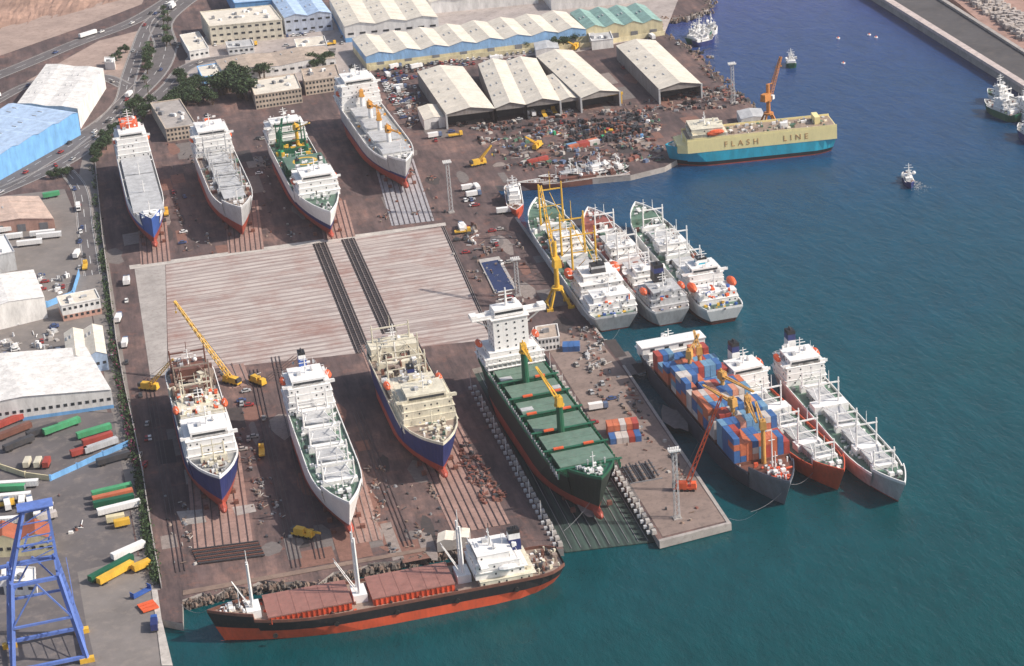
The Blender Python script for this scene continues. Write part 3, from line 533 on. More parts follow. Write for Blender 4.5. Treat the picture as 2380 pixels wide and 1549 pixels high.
rd=[poly('road',[(-120,480),(0,432),(95,375),(170,335),(250,280),(310,225),(365,165),(385,110),(375,60),(410,20),(470,-20),(560,-60)],15),
poly('road',[(-60,470),(60,420),(160,372),(230,318),(310,270),(390,205),(430,160),(500,138),(640,128),(780,118)],11,z=.09),
poly('road',[(-100,215),(60,150),(180,100),(300,55),(380,10),(450,-40)],13,z=.07),
poly('road',[(240,285),(285,235),(300,180),(320,120),(345,60),(390,15)],10,z=.1),
poly('road',[(-50,260),(60,200),(150,178),(240,180),(290,200)],9,z=.08),
poly('road',[(140,385),(185,440),(200,540),(215,640)],8,z=.08)]
ap=M('pale_apron',(.44,.38,.35),rough=.9,stretch=1,da=.5,scale=.08)
pe=M('pale_dirt',(.42,.31,.26),rough=.95,dirt=(.22,.15,.12),da=.8,stretch=1,scale=.06)
sheet('dirt_lot',[(60,190),(230,95),(330,70),(300,190),(260,180),(160,170)],.02,pe)
sheet('dirt_lot',[(-200,150),(0,130),(200,60),(330,10),(360,-80),(-300,-200)],.02,pe)
sheet('paved_apron',[(440,210),(430,140),(490,70),(1000,20),(1600,-60),(1545,78),(1350,120),(860,160),(790,180)],.03,ap)
b=B('hillside');vs=[];fs=[];NX,NY=90,52
from mathutils import noise
for j in range(NY):
    for i in range(NX):
        u,v=i/(NX-1),j/(NY-1);x0,y0=-420+u*(720),190-u*195-v*260
        q=G(x0,y0);nz=noise.fractal(Vector((q.x*.02,q.y*.02,0)),1.,2.,5);st=v*5+nz*.35;fr=st-math.floor(st)
        h=0 if v==0 else (7*(math.floor(st)+min(1,fr*3))+3)*min(1,v*6)*(1-u*.4)+nz*3+rnd.uniform(-.4,.4)
        vs.append((q.x,q.y,max(-.5,h)))
for j in range(NY-1):
    for i in range(NX-1): k=j*NX+i;fs.append((k,k+1,k+NX+1,k+NX))
b.mesh('h',vs,fs,M('hill_earth',(.4,.25,.19),rough=.95,var=.5,dirt=(.2,.13,.1),da=.8,scale=.05,stretch=1));b.build()
# ---------------------------------------------------------------- buildings
def bldg(name,fl,fr,bk,h,wall,roof,kind='flat',n=1,low=None,lowh=0,win=(0,0),br=False,open_=False,rise=2.5,doors=0,zb=0):
    A,Bq,K=G(*fl,zb+h),G(*fr,zb+h),G(*bk,zb+h)
    U=Bq-A;V=(K-Bq) if br else (K-A)
    O=Vector((A.x,A.y,0));b=B(name);w,dp=U.length,V.length;un,vn=U.normalized(),V.normalized()
    def P(u,v,z): return U*u+V*v+Vector((0,0,z+zb))
    lm=low or wall
    for (z0,z1,mm) in ([(0,lowh,lm),(lowh,h,wall)] if lowh else [(0,h,wall)]):
        cs=[P(0,0,z0),P(1,0,z0),P(1,1,z0),P(0,1,z0),P(0,0,z1),P(1,0,z1),P(1,1,z1),P(0,1,z1)]
        fs=[(1,2,6,5),(2,3,7,6),(3,0,4,7)]
        if not open_: fs.append((0,1,5,4))
        b.mesh('walls',cs,fs,mm)
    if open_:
        b.mesh('opening_shade',[P(.03,.12,0),P(.97,.12,0),P(.97,.12,h),P(.03,.12,h)],[(0,1,2,3)],dgrey)  # dark sheet set back in the open end, its colour standing for interior shade
        b.mesh('walls',[P(0,0,h*.82),P(1,0,h*.82),P(1,0,h),P(0,0,h)],[(0,1,2,3)],wall)
        for k in range(n+1):
            q=P(k/n,0,0);b.box('columns',q.x,q.y,0,1.,1.,h,lgrey)
    if kind=='flat':
        b.mesh('roof',[P(0,0,h-.3),P(1,0,h-.3),P(1,1,h-.3),P(0,1,h-.3)],[(0,1,2,3)],roof)
        for q0,q1 in((P(0,0,h),P(1,0,h)),(P(1,0,h),P(1,1,h)),(P(1,1,h),P(0,1,h)),(P(0,1,h),P(0,0,h))): b.bar('parapet',q0,q1,.5,wall)
        for _ in range(int(w*dp/160)+2):
            q=P(rnd.uniform(.1,.9),rnd.uniform(.15,.85),h-.3);b.box('roof_plant',q.x,q.y,q.z,rnd.uniform(1,3),rnd.uniform(1,3),rnd.uniform(.8,2),rnd.choice([white,lgrey,mgrey]),rnd.random())
    else:
        for i in range(n):
            u0,u1=i/n,(i+1)/n;um=(u0+u1)/2 if kind=='gable' else u0+(u1-u0)*.75
            o=.008
            b.mesh('roof',[P(u0,-o,h),P(um,-o,h+rise),P(um,1+o,h+rise),P(u0,1+o,h)],[(0,1,2,3)],roof)
            b.mesh('roof',[P(um,-o,h+rise),P(u1,-o,h),P(u1,1+o,h),P(um,1+o,h+rise)],[(0,1,2,3)],roof)
            for vv in(0,1): b.mesh('gables',[P(u0,vv,h),P(u1,vv,h),P(um,vv,h+rise)],[(0,1,2)],wall)
            k=int(dp/9)
            for j in range(1,k):
                for ua,ub,za,zbb in((u0,um,h,h+rise),(um,u1,h+rise,h)):
                    b.bar('roof_ribs',P(ua,j/k,za+.02),P(ub,j/k,zbb+.02),.1,roof)
                if j%2==0:
                    for e in(.3,.7):
                        q=P(um*e+u0*(1-e),j/k,h+rise*e+.1);q2=P(um*e+u0*(1-e),(j+.35)/k,h+rise*e+.1);b.cyl('skylight',q,q2,.35,.35,lgrey,4)
    fl_,cn=win
    for r_ in range(fl_):
        for c_ in range(cn):
            z=h*(r_+.5)/fl_;u=(c_+.5)/cn
            q=P(u,0,0)-vn*.06;b.box('windows',q.x,q.y,z-.6,w/cn*.5,.12,1.3,glass,math.atan2(U.y,U.x))
        cm=max(1,int(cn*dp/max(w,1)))
        for c_ in range(cm):
            z=h*(r_+.5)/fl_
            q=P(1,(c_+.5)/cm,0)+un*.06;b.box('windows',q.x,q.y,z-.6,.12,dp/cm*.5,1.3,glass,math.atan2(V.y,V.x)-math.pi/2)
    for c_ in range(doors):
        q=P((c_+.5)/doors,0,0)-vn*.08;b.box('door',q.x,q.y,0,min(4.5,w/doors*.5),.16,min(4.5,h*.7),mgrey,math.atan2(U.y,U.x))
    return b.build(O)
shedw=M('shed_wall',(.3,.27,.25),rough=.85)
for fl,fr,bk in(((1037,266),(1150,252),(970,168)),((1150,252),(1222,243),(1111,150)),((1222,243),(1302,234),(1172,145)),((1350,228),(1440,212),(1247,132)),((1532,208),(1630,194),(1432,107))):
    bldg('workshop_shed',fl,fr,bk,9,shedw,roofw,'gable',1,open_=True,rise=2.6)
bldg('workshop_annex',(1300,235),(1350,228),(1262,180),7,shedw,roofw,'gable',1,open_=True,rise=1.5)
b=B('travelling_beam');b.box('beam',0,0,5.5,26,1,1.4,yellow,.0);b.box('posts',-12,0,0,.8,.8,5.5,yellow);b.box('posts',12,0,0,.8,.8,5.5,yellow);b.build(G(1398,246),-.08)
bldg('workshop_shed',(985,280),(1035,273),(970,250),6,wallw,roofw,'gable',1,rise=1.2,doors=1)
bldg('quayside_workshop',(1722,278),(1780,272),(1712,258),5,wallw,lgrey,'gable',1,rise=1,doors=2)
bldg('long_warehouse',(850,132),(1362,68),(818,90),9,M('warehouse_blue_wall',(.3,.52,.8)),roofw,'gable',8,low=wally,lowh=4.5,rise=2.2,doors=8)
bldg('long_warehouse',(1362,68),(1540,50),(1325,30),9,wally,roofg,'gable',4,rise=2.2,doors=4)
bldg('factory_building',(487,62),(655,46),(465,28),13,M('cream_wall',(.8,.73,.58)),roofw,'flat',1,win=(3,10))
bldg('factory_building',(660,42),(770,30),(628,-5),12,M('grey_blue_wall',(.55,.6,.7)),roofbl,'gable',2,win=(2,6),rise=2)
bldg('factory_building',(800,62),(1018,40),(765,-2),11,wallw,roofw,'gable',3,win=(1,8),rise=2,low=lblue,lowh=3)
bldg('factory_building',(545,8),(730,-8),(520,-40),12,lblue,roofbl,'flat',1);bldg('factory_building',(1000,6),(1250,-18),(960,-45),8,wallw,roofw,'gable',4,rise=2)
bldg('factory_building',(1280,-2),(1480,-20),(1240,-50),8,wallw,lgrey,'gable',3,rise=2)
bldg('low_storehouse',(520,170),(780,136),(500,140),6,wallw,roofb,'gable',2,win=(1,14),rise=1.5)
bldg('low_storehouse',(440,120),(485,112),(418,82),6,wallw,roofw,'flat',1,win=(1,4));bldg('low_storehouse',(470,180),(520,172),(458,155),5,lblue,roofw,'flat',1)
bldg('office_building',(592,222),(700,206),(580,188),9,M('beige_wall',(.58,.48,.38),rough=.9),roofw,'flat',1,win=(3,14));bldg('office_building',(708,190),(790,178),(700,162),9,MC['beige_wall'],roofb,'flat',1,win=(3,10))
bldg('office_building',(385,300),(455,290),(350,240),8,MC['beige_wall'],conc,'flat',1,win=(3,8))
bldg('small_storehouse',(1245,118),(1300,112),(1240,100),5,wallw,lgrey,'gable',1,rise=1);bldg('small_storehouse',(1375,96),(1425,90),(1368,78),6,wallw,lgrey,'flat',1)
bldg('small_storehouse',(690,112),(760,104),(684,92),5,wallw,roofw,'flat',1,win=(1,6));bldg('small_storehouse',(530,112),(590,106),(524,98),5,wallw,lgrey,'flat',1,win=(1,5))
bldg('blue_warehouse',(-330,540),(180,262),(32,240),14,lblue,roofbl,'saw',10,br=True,rise=1.2)
bldg('white_warehouse',(40,240),(180,252),(240,160),13,wallw,M('white_roof_sheet',(.82,.79,.75),rough=.8,stretch=1),'gable',2,br=True,rise=.8)
bldg('fuel_station',(243,145),(266,146),(243,133),5,wallw,white,'flat',1)
bldg('pink_storehouse',(-30,520),(125,508),(-60,468),6,wallp,M('salmon_roof_sheet',(.68,.5,.4),stretch=1),'gable',1,rise=1.5,doors=3)
bldg('white_tank_house',(-40,600),(33,585),(-60,560),10,lgrey,white,'flat',1);bldg('white_storehouse',(-60,730),(103,690),(-80,665),11,wallw,MC['white_roof_sheet'],'gable',1,rise=2)
bldg('office_house',(142,712),(232,694),(132,690),8,wallw,roofw,'flat',1,win=(2,7),low=wallp,lowh=3);bldg('blue_roof_storehouse',(155,840),(248,822),(148,775),8,M('blue_grey_wall',(.35,.45,.6)),roofw,'gable',2,win=(1,6),rise=2)
bldg('large_white_warehouse',(-150,962),(258,905),(-190,860),9,wallw,MC['white_roof_sheet'],'gable',1,rise=2.5,low=lblue,lowh=1.6,win=(1,24))
bldg('white_house',(18,940),(85,945),(20,915),5,white,roofbl,'flat',1,win=(1,4))
bldg('red_roof_house',(-30,1260),(122,1252),(-30,1225),7,wally,tile,'gable',2,rise=2.5,win=(1,8))
pb=bldg('port_office',(5,1350),(82,1352),(5,1318),6,wallw,white,'flat',1,win=(1,3))
cu=bpy.data.curves.new('office_lettering','FONT');cu.body='LMC';cu.size=5;cu.extrude=.04;cu.materials.append(navy)
t2=bpy.data.objects.new('office_lettering',cu);bpy.context.collection.objects.link(t2);t2.parent=pb;t2.location=(1.5,-.3,1);t2.rotation_euler=(math.pi/2,0,math.atan2(*( (G(82,1352,6)-G(5,1350,6)).yx)))
bldg('dock_hut',(1015,1262),(1090,1250),(1018,1240),4,conc,roofw,'gable',2,rise=.8);bldg('dock_office',(1250,790),(1300,783),(1245,760),6,wallw,roofb,'flat',1,win=(2,6))
# ---------------------------------------------------------------- walls / hedge
def wallrun(name,px,h,m,t=.4,cap=None):
    b=B(name)
    for i in range(len(px)-1):
        A,Z=G(*px[i]),G(*px[i+1]);d=Z-A;c=(A+Z)/2;b.box('panel',c.x,c.y,0,d.length,t,h,m,math.atan2(d.y,d.x));b.box('pillar',A.x,A.y,0,.8,.8,h+.3,cap or m)
    b.build()
wallrun('boundary_wall',[(222,385),(240,560),(256,680),(272,800),(290,900),(312,1000),(332,1100),(347,1200),(360,1280),(376,1368)],2.5,conc)
wallrun('blue_fence',[(118,1118),(180,1090),(240,1062),(302,1035)],2.4,lblue);wallrun('blue_fence',[(0,1090),(60,1110),(118,1118)],2.4,wally);wallrun('boundary_wall',[(860,165),(1100,135),(1350,112),(1545,82)],3,wally)
wallrun('blue_fence',[(110,715),(170,690),(185,640)],3,lblue)
def leaves(b,part,c,rx,ry,rz,n,ms,sz=.7):
    for _ in range(n):
        while True:
            q=Vector((rnd.uniform(-1,1),rnd.uniform(-1,1),rnd.uniform(-1,1)))
            if q.length<1: break
        q=Vector((c[0]+q.x*rx,c[1]+q.y*ry,c[2]+q.z*rz));u=Vector((rnd.gauss(0,1),rnd.gauss(0,1),rnd.gauss(0,.6))).normalized();v=u.cross(Vector((rnd.gauss(0,1),rnd.gauss(0,1),rnd.gauss(0,1)))).normalized()
        s_=sz*rnd.uniform(.6,1.3);b.mesh(part,[q-u*s_,q-v*s_*.6,q+u*s_,q+v*s_*.6],[(0,1,2,3)],rnd.choice(ms))
b=B('hedge')
for i in range(len(hx)-1):
    for k in range(26):
        t=k/26;x=hx[i][0]+(hx[i+1][0]-hx[i][0])*t;y=hx[i][1]+(hx[i+1][1]-hx[i][1])*t;q=G(x,y)
        fl_=[leaf,leafd,leaf,flower] if (i in(3,4,5) and rnd.random()<.8) else [leaf,leaf,leafd]
        if rnd.random()<(.4 if i<3 else .15): continue
        leaves(b,'foliage',(q.x+rnd.uniform(-.6,.6),q.y,1.6),rnd.uniform(1.2,2.8),2.6,rnd.uniform(1.4,3.),34,fl_,.6)
        if k%4==0: b.cyl('stems',(q.x,q.y,0),(q.x,q.y,1.4),.15,.1,bark,5)
b.build()
def treesrc(name,palm=False):
    b=B(name)
    if palm:
        b.cyl('trunk',(0,0,0),(.4,0,6.5),.35,.22,bark,7)
        for i in range(12):
            a_=i*.52+rnd.random()*.2;pr=Vector((.4,0,6.5))
            for k in range(4):
                q=pr+Vector((math.cos(a_),math.sin(a_),(.5,.1,-.35,-.8)[k]))*.95;s_=Vector((-math.sin(a_),math.cos(a_),-.2))*(.5-.1*k)
                b.mesh('fronds',[pr+s_,pr-s_,q-s_*.8,q+s_*.8],[(0,1,2,3)],rnd.choice([leaf,leafd]));pr=q
    else:
        b.cyl('trunk',(0,0,0),(.2,.1,2.6),.4,.25,bark,7)
        for i in range(6):
            a_=i*1.05+rnd.random()*.5;e=(2*math.cos(a_),2*math.sin(a_),rnd.uniform(3.6,5.4));b.cyl('limbs',(.2,.1,2.3),e,.18,.07,bark,5)
            leaves(b,'crown',e,1.7,1.7,1.3,70,[leaf,leaf,leafd],.45)
        leaves(b,'crown',(0,0,5.6),1.8,1.8,1.5,110,[leaf,leaf,leafd],.45)
    return b.build((0,0,-500),0,True)
T=[treesrc('broadleaf_tree'),treesrc('broadleaf_tree'),treesrc('palm_tree',True)]
def scatter(n,reg,sc=(.8,1.4),kinds=(0,1)):
    for _ in range(n):
        (x0,y0),(x1,y1)=reg;t=rnd.random();k=rnd.choice(kinds);q=G(x0+(x1-x0)*t+rnd.uniform(-8,8),y0+(y1-y0)*t+rnd.uniform(-6,6));inst(T[k],T[k].name.split('.')[0],q,rnd.random()*6,rnd.uniform(*sc))
scatter(14,((500,225),(560,200)),(1.3,2.2));scatter(10,((540,190),(570,240)),(1.3,2.2));scatter(4,((600,180),(650,170)),(1,1.6));scatter(14,((340,200),(350,100)),(.7,1.2),(0,1,2));scatter(9,((450,210),(500,250)));scatter(9,((720,165),(770,150)),(1,1.4))
scatter(12,((870,150),(1330,98)),(.7,1),(0,1,2));scatter(14,((390,110),(385,30)),(.7,1.1),(1,2));scatter(20,((250,330),(215,380)),(.7,1.1));scatter(12,((350,250),(300,320)),(.8,1.2));scatter(12,((420,180),(440,230)));scatter(8,((120,420),(160,400)),(.5,.8));scatter(14,((320,250),(240,335)),(.6,.9))
scatter(5,((1290,112),(1370,100)),(.9,1.2));scatter(12,((370,255),(480,235)),(.8,1.3));scatter(6,((280,290),(330,245)),(.8,1.2));scatter(10,((400,240),(470,200)),(.8,1.4));scatter(4,((1110,125),(1140,118)),(.9,1.2));scatter(8,((260,150),(300,120)),(.5,.9))
for t_ in T: t_.location=G(545,212) if t_ is T[0] else (G(530,205) if t_ is T[1] else G(345,225))
# ---------------------------------------------------------------- vehicles
def carsrc(m):
    b=B('parked_car');b.box('body',0,0,.45,4.3,1.75,.6,m,0,.95);b.box('cabin',-.2,0,1.05,2.5,1.6,.55,glass,0,.78);b.box('roof',-.2,0,1.6,1.8,1.2,.06,m)
    for x in(-1.35,1.35):
        for y in(-.8,.8): b.cyl('wheels',(x,y-.1,.34),(x,y+.1,.34),.34,.34,rubber,10)
    return b.build(G(rnd.uniform(960,1300),rnd.uniform(138,150)),.3,True)
cars=[carsrc(q) for q in(white,lgrey,dgrey,M('car_red',(.4,.04,.04)),M('car_blue',(.06,.1,.25)),dustw)]
def trucksrc(m,box=True):
    b=B('parked_truck');b.box('chassis',0,0,.7,8,2.2,.3,dgrey);b.box('cab',3.2,0,.9,1.9,2.3,2.1,m,0,.9);b.box('windscreen',4.1,0,1.9,.2,1.9,.8,glass);b.box('load_box',-1.1,0,1.02,6,2.4,2.3 if box else .7,white if box else m)
    for x in(-3,-1.8,3):
        for y in(-1,1): b.cyl('wheels',(x,y-.15,.5),(x,y+.15,.5),.5,.5,rubber,10)
    return b.build(G(rnd.uniform(900,1000),160),.3,True)
trs=[trucksrc(white),trucksrc(yellow,False),trucksrc(dustb)]
def carz(n,poly_,tr=.1,rot=None):
    (x0,y0),(x1,y1)=poly_
    for _ in range(n):
        q=G(rnd.uniform(x0,x1),rnd.uniform(y0,y1));s_=rnd.choice(trs if rnd.random()<tr else cars);inst(s_,s_.name.split('.')[0],q,(rnd.choice([0,1.57])if rot is None else rot)+rnd.uniform(-.12,.12))
for k in range(34): 
    for j in range(2):
        if rnd.random()<.85: inst(rnd.choice(cars),'parked_car',G(880+k*13+rnd.uniform(-1,1),166-k*1.6+j*11),1.5+rnd.uniform(-.05,.05))
for k in range(16):
    if rnd.random()<.85: inst(rnd.choice(cars),'parked_car',G(500+k*14,100-k*1.2),1.5);
    if rnd.random()<.8: inst(rnd.choice(cars),'parked_car',G(890+k*3.2,185+k*6),.1)
carz(40,((900,175),(965,240)));carz(14,((1480,60),(1540,80)));carz(24,((880,140),(1300,160)));carz(22,((500,75),(800,110)));carz(14,((1440,85),(1590,180)));carz(8,((1060,530),(1110,600)),.6);carz(8,((1130,470),(1190,700)),.2)
carz(8,((1310,840),(1430,1000)),.4);carz(7,((170,480),(200,660)),.2,1.4);carz(18,((0,640),(150,680)));carz(8,((325,880),(350,1100)),.2,1.45);carz(6,((380,330),(440,600)));carz(4,((600,260),(620,420)));carz(14,((1200,260),(1340,290)),.3)
carz(8,((260,600),(300,900)),.2,1.45);carz(10,((1080,440),(1110,480)),.2);carz(10,((0,1170),(120,1220)),.5);carz(10,((560,880),(640,1100)),.2);carz(8,((400,100),(480,130)),.1);carz(6,((1000,300),(1100,330)),.4);carz(12,((0,720),(140,860)),.3)
for rws in rd:
    for q,nn in rws[::3]:
        if rnd.random()<.7: inst(rnd.choice(cars+[trs[0]]),'car',q+nn*rnd.choice([-2.6,2.6])+Vector((0,0,.1)),math.atan2(-nn.x,nn.y))
def cont(px,rot,m,l=12.2,z=0,name='shipping_container',n=1,hh=2.6):
    b=B(name)
    for i in range(n):
        b.box('box',0,0,i*2.65+.15,l,2.44,hh,m)
        for k in range(int(l/1.2)): b.box('corrugation',-l/2+.6+k*1.2,0,i*2.65+.3,.3,2.52,hh-.35,m)
        b.box('doors',l/2+.03,0,i*2.65+.3,.06,2.2,hh-.3,mgrey)
    for x in(-l/2+1.5,-l/2+2.8,l/2-2): 
        for y in(-1,1): b.cyl('wheels',(x,y-.12,.5-z),(x,y+.12,.5-z),.5,.5,rubber,8)
    q=G(*px);b.build((q.x,q.y,z),rot)
W_=white;tg=M('trailer_green',(.08,.38,.17),da=.4)
for (x,y,ro,m,l) in((145,1000,.45,tg,17),(220,1012,.35,tg,15),(228,1030,.35,CC[2],13),(236,1045,.35,lgrey,15),(262,1150,.1,tg,16),(264,1163,.1,CC[1],16),(266,1175,.1,dgreen,16),(20,990,.5,CC[2],16),(35,1012,.5,rust,16),(45,1135,-.2,W_,16),(30,1165,-.2,W_,15),(20,1145,-.3,tg,14),(278,1190,.12,W_,17),(185,1060,.3,CC[2],7),(110,1085,1.3,CC[2],6),(90,1085,1.3,cream,6),(65,1085,1.3,cream,6),(300,1290,.5,W_,14),(260,1332,.6,dgreen,20),(270,1342,.6,yellow,16),(330,1325,.5,yellow,7),(20,540,.05,W_,13),(60,535,-.1,W_,13),(100,550,-.1,W_,13),(25,558,-.1,W_,13),(70,572,-.1,W_,13),(115,555,-.1,W_,13),(60,520,.1,CC[1],13),(120,460,.1,tg,9),(45,1040,.5,dgrey,14),(100,1010,.4,dgrey,14),(265,1075,.25,dgrey,14),(20,1220,-.2,W_,12),(110,1210,.2,CC[3],8),(270,1215,.1,wally,7),(285,1225,.1,yellow,6),(205,85,.6,W_,14)):
    cont((x,y),ro+rnd.uniform(-.05,.05),m,l,.9,'trailer',1,2.3)
b=B('container_stack');stack(b,'containers',0,0,0,2,5,2);b.build(G(1450,1015),1.45)
b=B('container_stack');stack(b,'containers',0,0,0,1,3,1);b.build(G(1328,812),1.3)
b=B('container_stack');stack(b,'containers',0,0,0,3,2,1);b.build(G(1355,340),.2);b=B('container_stack');stack(b,'containers',0,0,0,2,1,1,[CC[2]]*6);b.build(G(1250,378),.3)
# ---------------------------------------------------------------- clutter heaps
def heap(name,quad,n,ms,mx=2.5,h=1.5,lumps=0):
    b=B(name);(ax,ay),(bx,by),(cx,cy),(dx,dy)=quad
    cs=[(rnd.random(),rnd.random()) for _ in range(max(3,n//14))]
    for _ in range(n):
        if rnd.random()<.75: u,v=rnd.choice(cs);u=min(1,max(0,u+rnd.gauss(0,.035)));v=min(1,max(0,v+rnd.gauss(0,.035)))
        else: u,v=rnd.random(),rnd.random()
        x=(ax*(1-u)+bx*u)*(1-v)+(dx*(1-u)+cx*u)*v;y=(ay*(1-u)+by*u)*(1-v)+(dy*(1-u)+cy*u)*v;q=G(x,y);m=rnd.choice(ms);k=rnd.random()
        if k<.5: b.box('items',q.x,q.y,0,rnd.uniform(.5,mx),rnd.uniform(.5,mx),rnd.uniform(.3,h),m,rnd.random()*3,rnd.uniform(.7,1))
        elif k<.85: a_=rnd.random()*3;l=rnd.uniform(1,mx*2);b.cyl('items',(q.x,q.y,.4),(q.x+l*math.cos(a_),q.y+l*math.sin(a_),.5),.2,.2,m,6)
        else: b.cyl('items',(q.x,q.y,0),(q.x,q.y,rnd.uniform(.6,h)),rnd.uniform(.4,1.),rnd.uniform(.3,.8),m,8)
    b.build()
mix=[rust,dgrey,wood,mgrey,dustr,dirtm,black,dgrey];yard=[dgrey,mgrey,rust,wood,dirtm,dgrey,dustw]
heap('scrap_heap',((1110,320),(1530,270),(1540,375),(1180,400)),800,mix+[dustg,dustb,dustw,dustw,rust],3.2,1.8)
heap('scrap_heap',((1320,290),(1480,270),(1500,320),(1340,340)),500,[black,dgrey,rust,dgrey],3.4,2.8)
heap('painted_scrap',((1230,290),(1530,280),(1500,350),(1260,360)),50,[bgreen,lblue,CC[2],yellow,white],3,2)
heap('workshop_materials',((1050,290),(1700,215),(1740,250),(1100,320)),420,mix+[dustw],3,1.8)
heap('workshop_materials',((1440,130),(1500,120),(1680,230),(1600,245)),160,mix+[dustr],3,1.6);heap('workshop_materials',((1600,120),(1640,110),(1740,235),(1690,245)),130,mix+[dustr],3,1.6)
heap('yard_materials',((1065,515),(1100,512),(1150,600),(1100,610)),60,yard+[white],3,2.4);heap('yard_materials',((925,200),(970,190),(1000,290),(940,300)),160,yard+[dustb,white],2.8,2)
heap('yard_materials',((560,1120),(640,1110),(680,1260),(610,1280)),90,yard,1.3,1);heap('yard_materials',((840,1090),(980,1080),(1060,1260),(880,1290)),140,yard,1.3,1)
heap('rusty_block_pile',((1060,1040),(1090,1030),(1180,1160),(1110,1180)),260,[rust,rust,dustr,dgrey],1.7,1.4);heap('yard_materials',((420,860),(640,840),(600,1100),(560,1100)),80,yard,1.3,1)
heap('yard_materials',((380,1150),(430,1150),(470,1330),(400,1340)),50,yard,1.3,1);heap('yard_materials',((390,330),(440,330),(500,590),(420,600)),90,yard,1.3,1);heap('yard_materials',((590,330),(650,330),(720,560),(620,570)),80,yard,1.3,1)
heap('yard_materials',((850,380),(1000,400),(1030,510),(860,520)),70,[rust,dustr,dgrey,wood],1.6,1);heap('yard_materials',((960,470),(1180,480),(1290,760),(1150,740)),100,yard,1.4,1.4)
heap('pier_materials',((1300,770),(1380,760),(1660,1200),(1560,1230)),190,yard+[dustr],1.5,1.2);heap('pier_materials',((1345,765),(1385,760),(1410,850),(1370,870)),90,[lgrey,dustw,dgrey],2.2,1.8)
b=B('steel_rack');[b.bar('bars',(i*1.3,0,.6+(i%3)*.5),(i*1.3,14,.6+(i%3)*.5),.5,dgrey) for i in range(9)];[b.bar('bearers',(-1,j*3.4,.3),(12,j*3.4,.3),.4,mgrey) for j in range(5)];b.build(G(1470,1125),.0)
heap('yard_materials',((0,780),(130,770),(140,860),(0,860)),70,[white,lgrey,dustw],3,2.6);heap('yard_materials',((70,650),(160,640),(150,690),(70,690)),70,[white,lgrey,mgrey],3,2.6)
heap('vehicle_yard_items',((0,1190),(150,1150),(200,1230),(0,1300)),40,[dgrey,rust,W_],2,1.5)
def rocks(name,px,n,w,zl=-2.5,zh=.6,sz=2.2):
    b=B(name)
    for i in range(len(px)-1):
        for _ in range(n):
            t=rnd.random();q=G(px[i][0]+(px[i+1][0]-px[i][0])*t,px[i][1]+(px[i+1][1]-px[i][1])*t);s_=rnd.uniform(.3,1)*sz
            b.box('rocks',q.x+rnd.uniform(-w,w),q.y+rnd.uniform(-w,w),rnd.uniform(zl,zh)-s_/2,s_,s_*rnd.uniform(.6,1.2),s_*.8,rock if rnd.random()<.6 else dirtm,rnd.random()*3,rnd.uniform(.3,.7))
    b.build()
rocks('rock_revetment',[(425,1398),(500,1380),(575,1362),(660,1352),(740,1352),(830,1322),(940,1302),(1050,1276),(1100,1290)],110,1.8,-3.2,0.,1.9);rocks('rock_revetment',[(1545,80),(1620,128),(1690,205),(1742,242)],110,3.5);rocks('rock_revetment',[(1530,45),(1600,38),(1645,22),(1652,-2)],60,4)
# ---------------------------------------------------------------- breakwater, top right
def poly2(name,px,z0,z1,m,mt=None): b=B(name);b.prism('s',[G(*q,z1) for q in px],z0,z1,m,mt);b.build()
poly2('breakwater',[(1960,-55),(2700,405),(2700,330),(2110,-60)],-6,1.5,conc,asph);poly2('breakwater_wall',[(1975,-50),(2700,398),(2700,385),(1987,-55)],1.5,3.4,M('pale_breakwater_wall',(.64,.53,.48)),None)
poly2('breakwater_wall',[(2090,-62),(2700,325),(2700,318),(2098,-64)],1.5,3,conc)
poly2('rubble_shore',[(2150,-50),(2230,10),(2330,95),(2520,230),(2900,200),(2600,-200),(2100,-200)],-6,.5,M('pink_earth',(.42,.26,.21),rough=.95,da=.5,stretch=1,scale=.05))
cb=M('armour_concrete',(.48,.42,.38),rough=.9,da=.4)
def armour(quad,n):
    b=B('breakwater_armour_blocks');(ax,ay),(bx,by),(cx,cy),(dx,dy)=quad
    for _ in range(n):
        u,v=rnd.random(),rnd.random();x=(ax*(1-u)+bx*u)*(1-v)+(dx*(1-u)+cx*u)*v;y=(ay*(1-u)+by*u)*(1-v)+(dy*(1-u)+cy*u)*v;q=G(x,y)
        s_=rnd.uniform(1.8,3.2);b.box('blocks',q.x,q.y,rnd.uniform(-.5,1.8),s_,s_,s_*.8,cb,rnd.random()*3,rnd.uniform(.8,1))
    b.build()
armour(((2240,0),(2300,-10),(2420,70),(2380,100)),520)
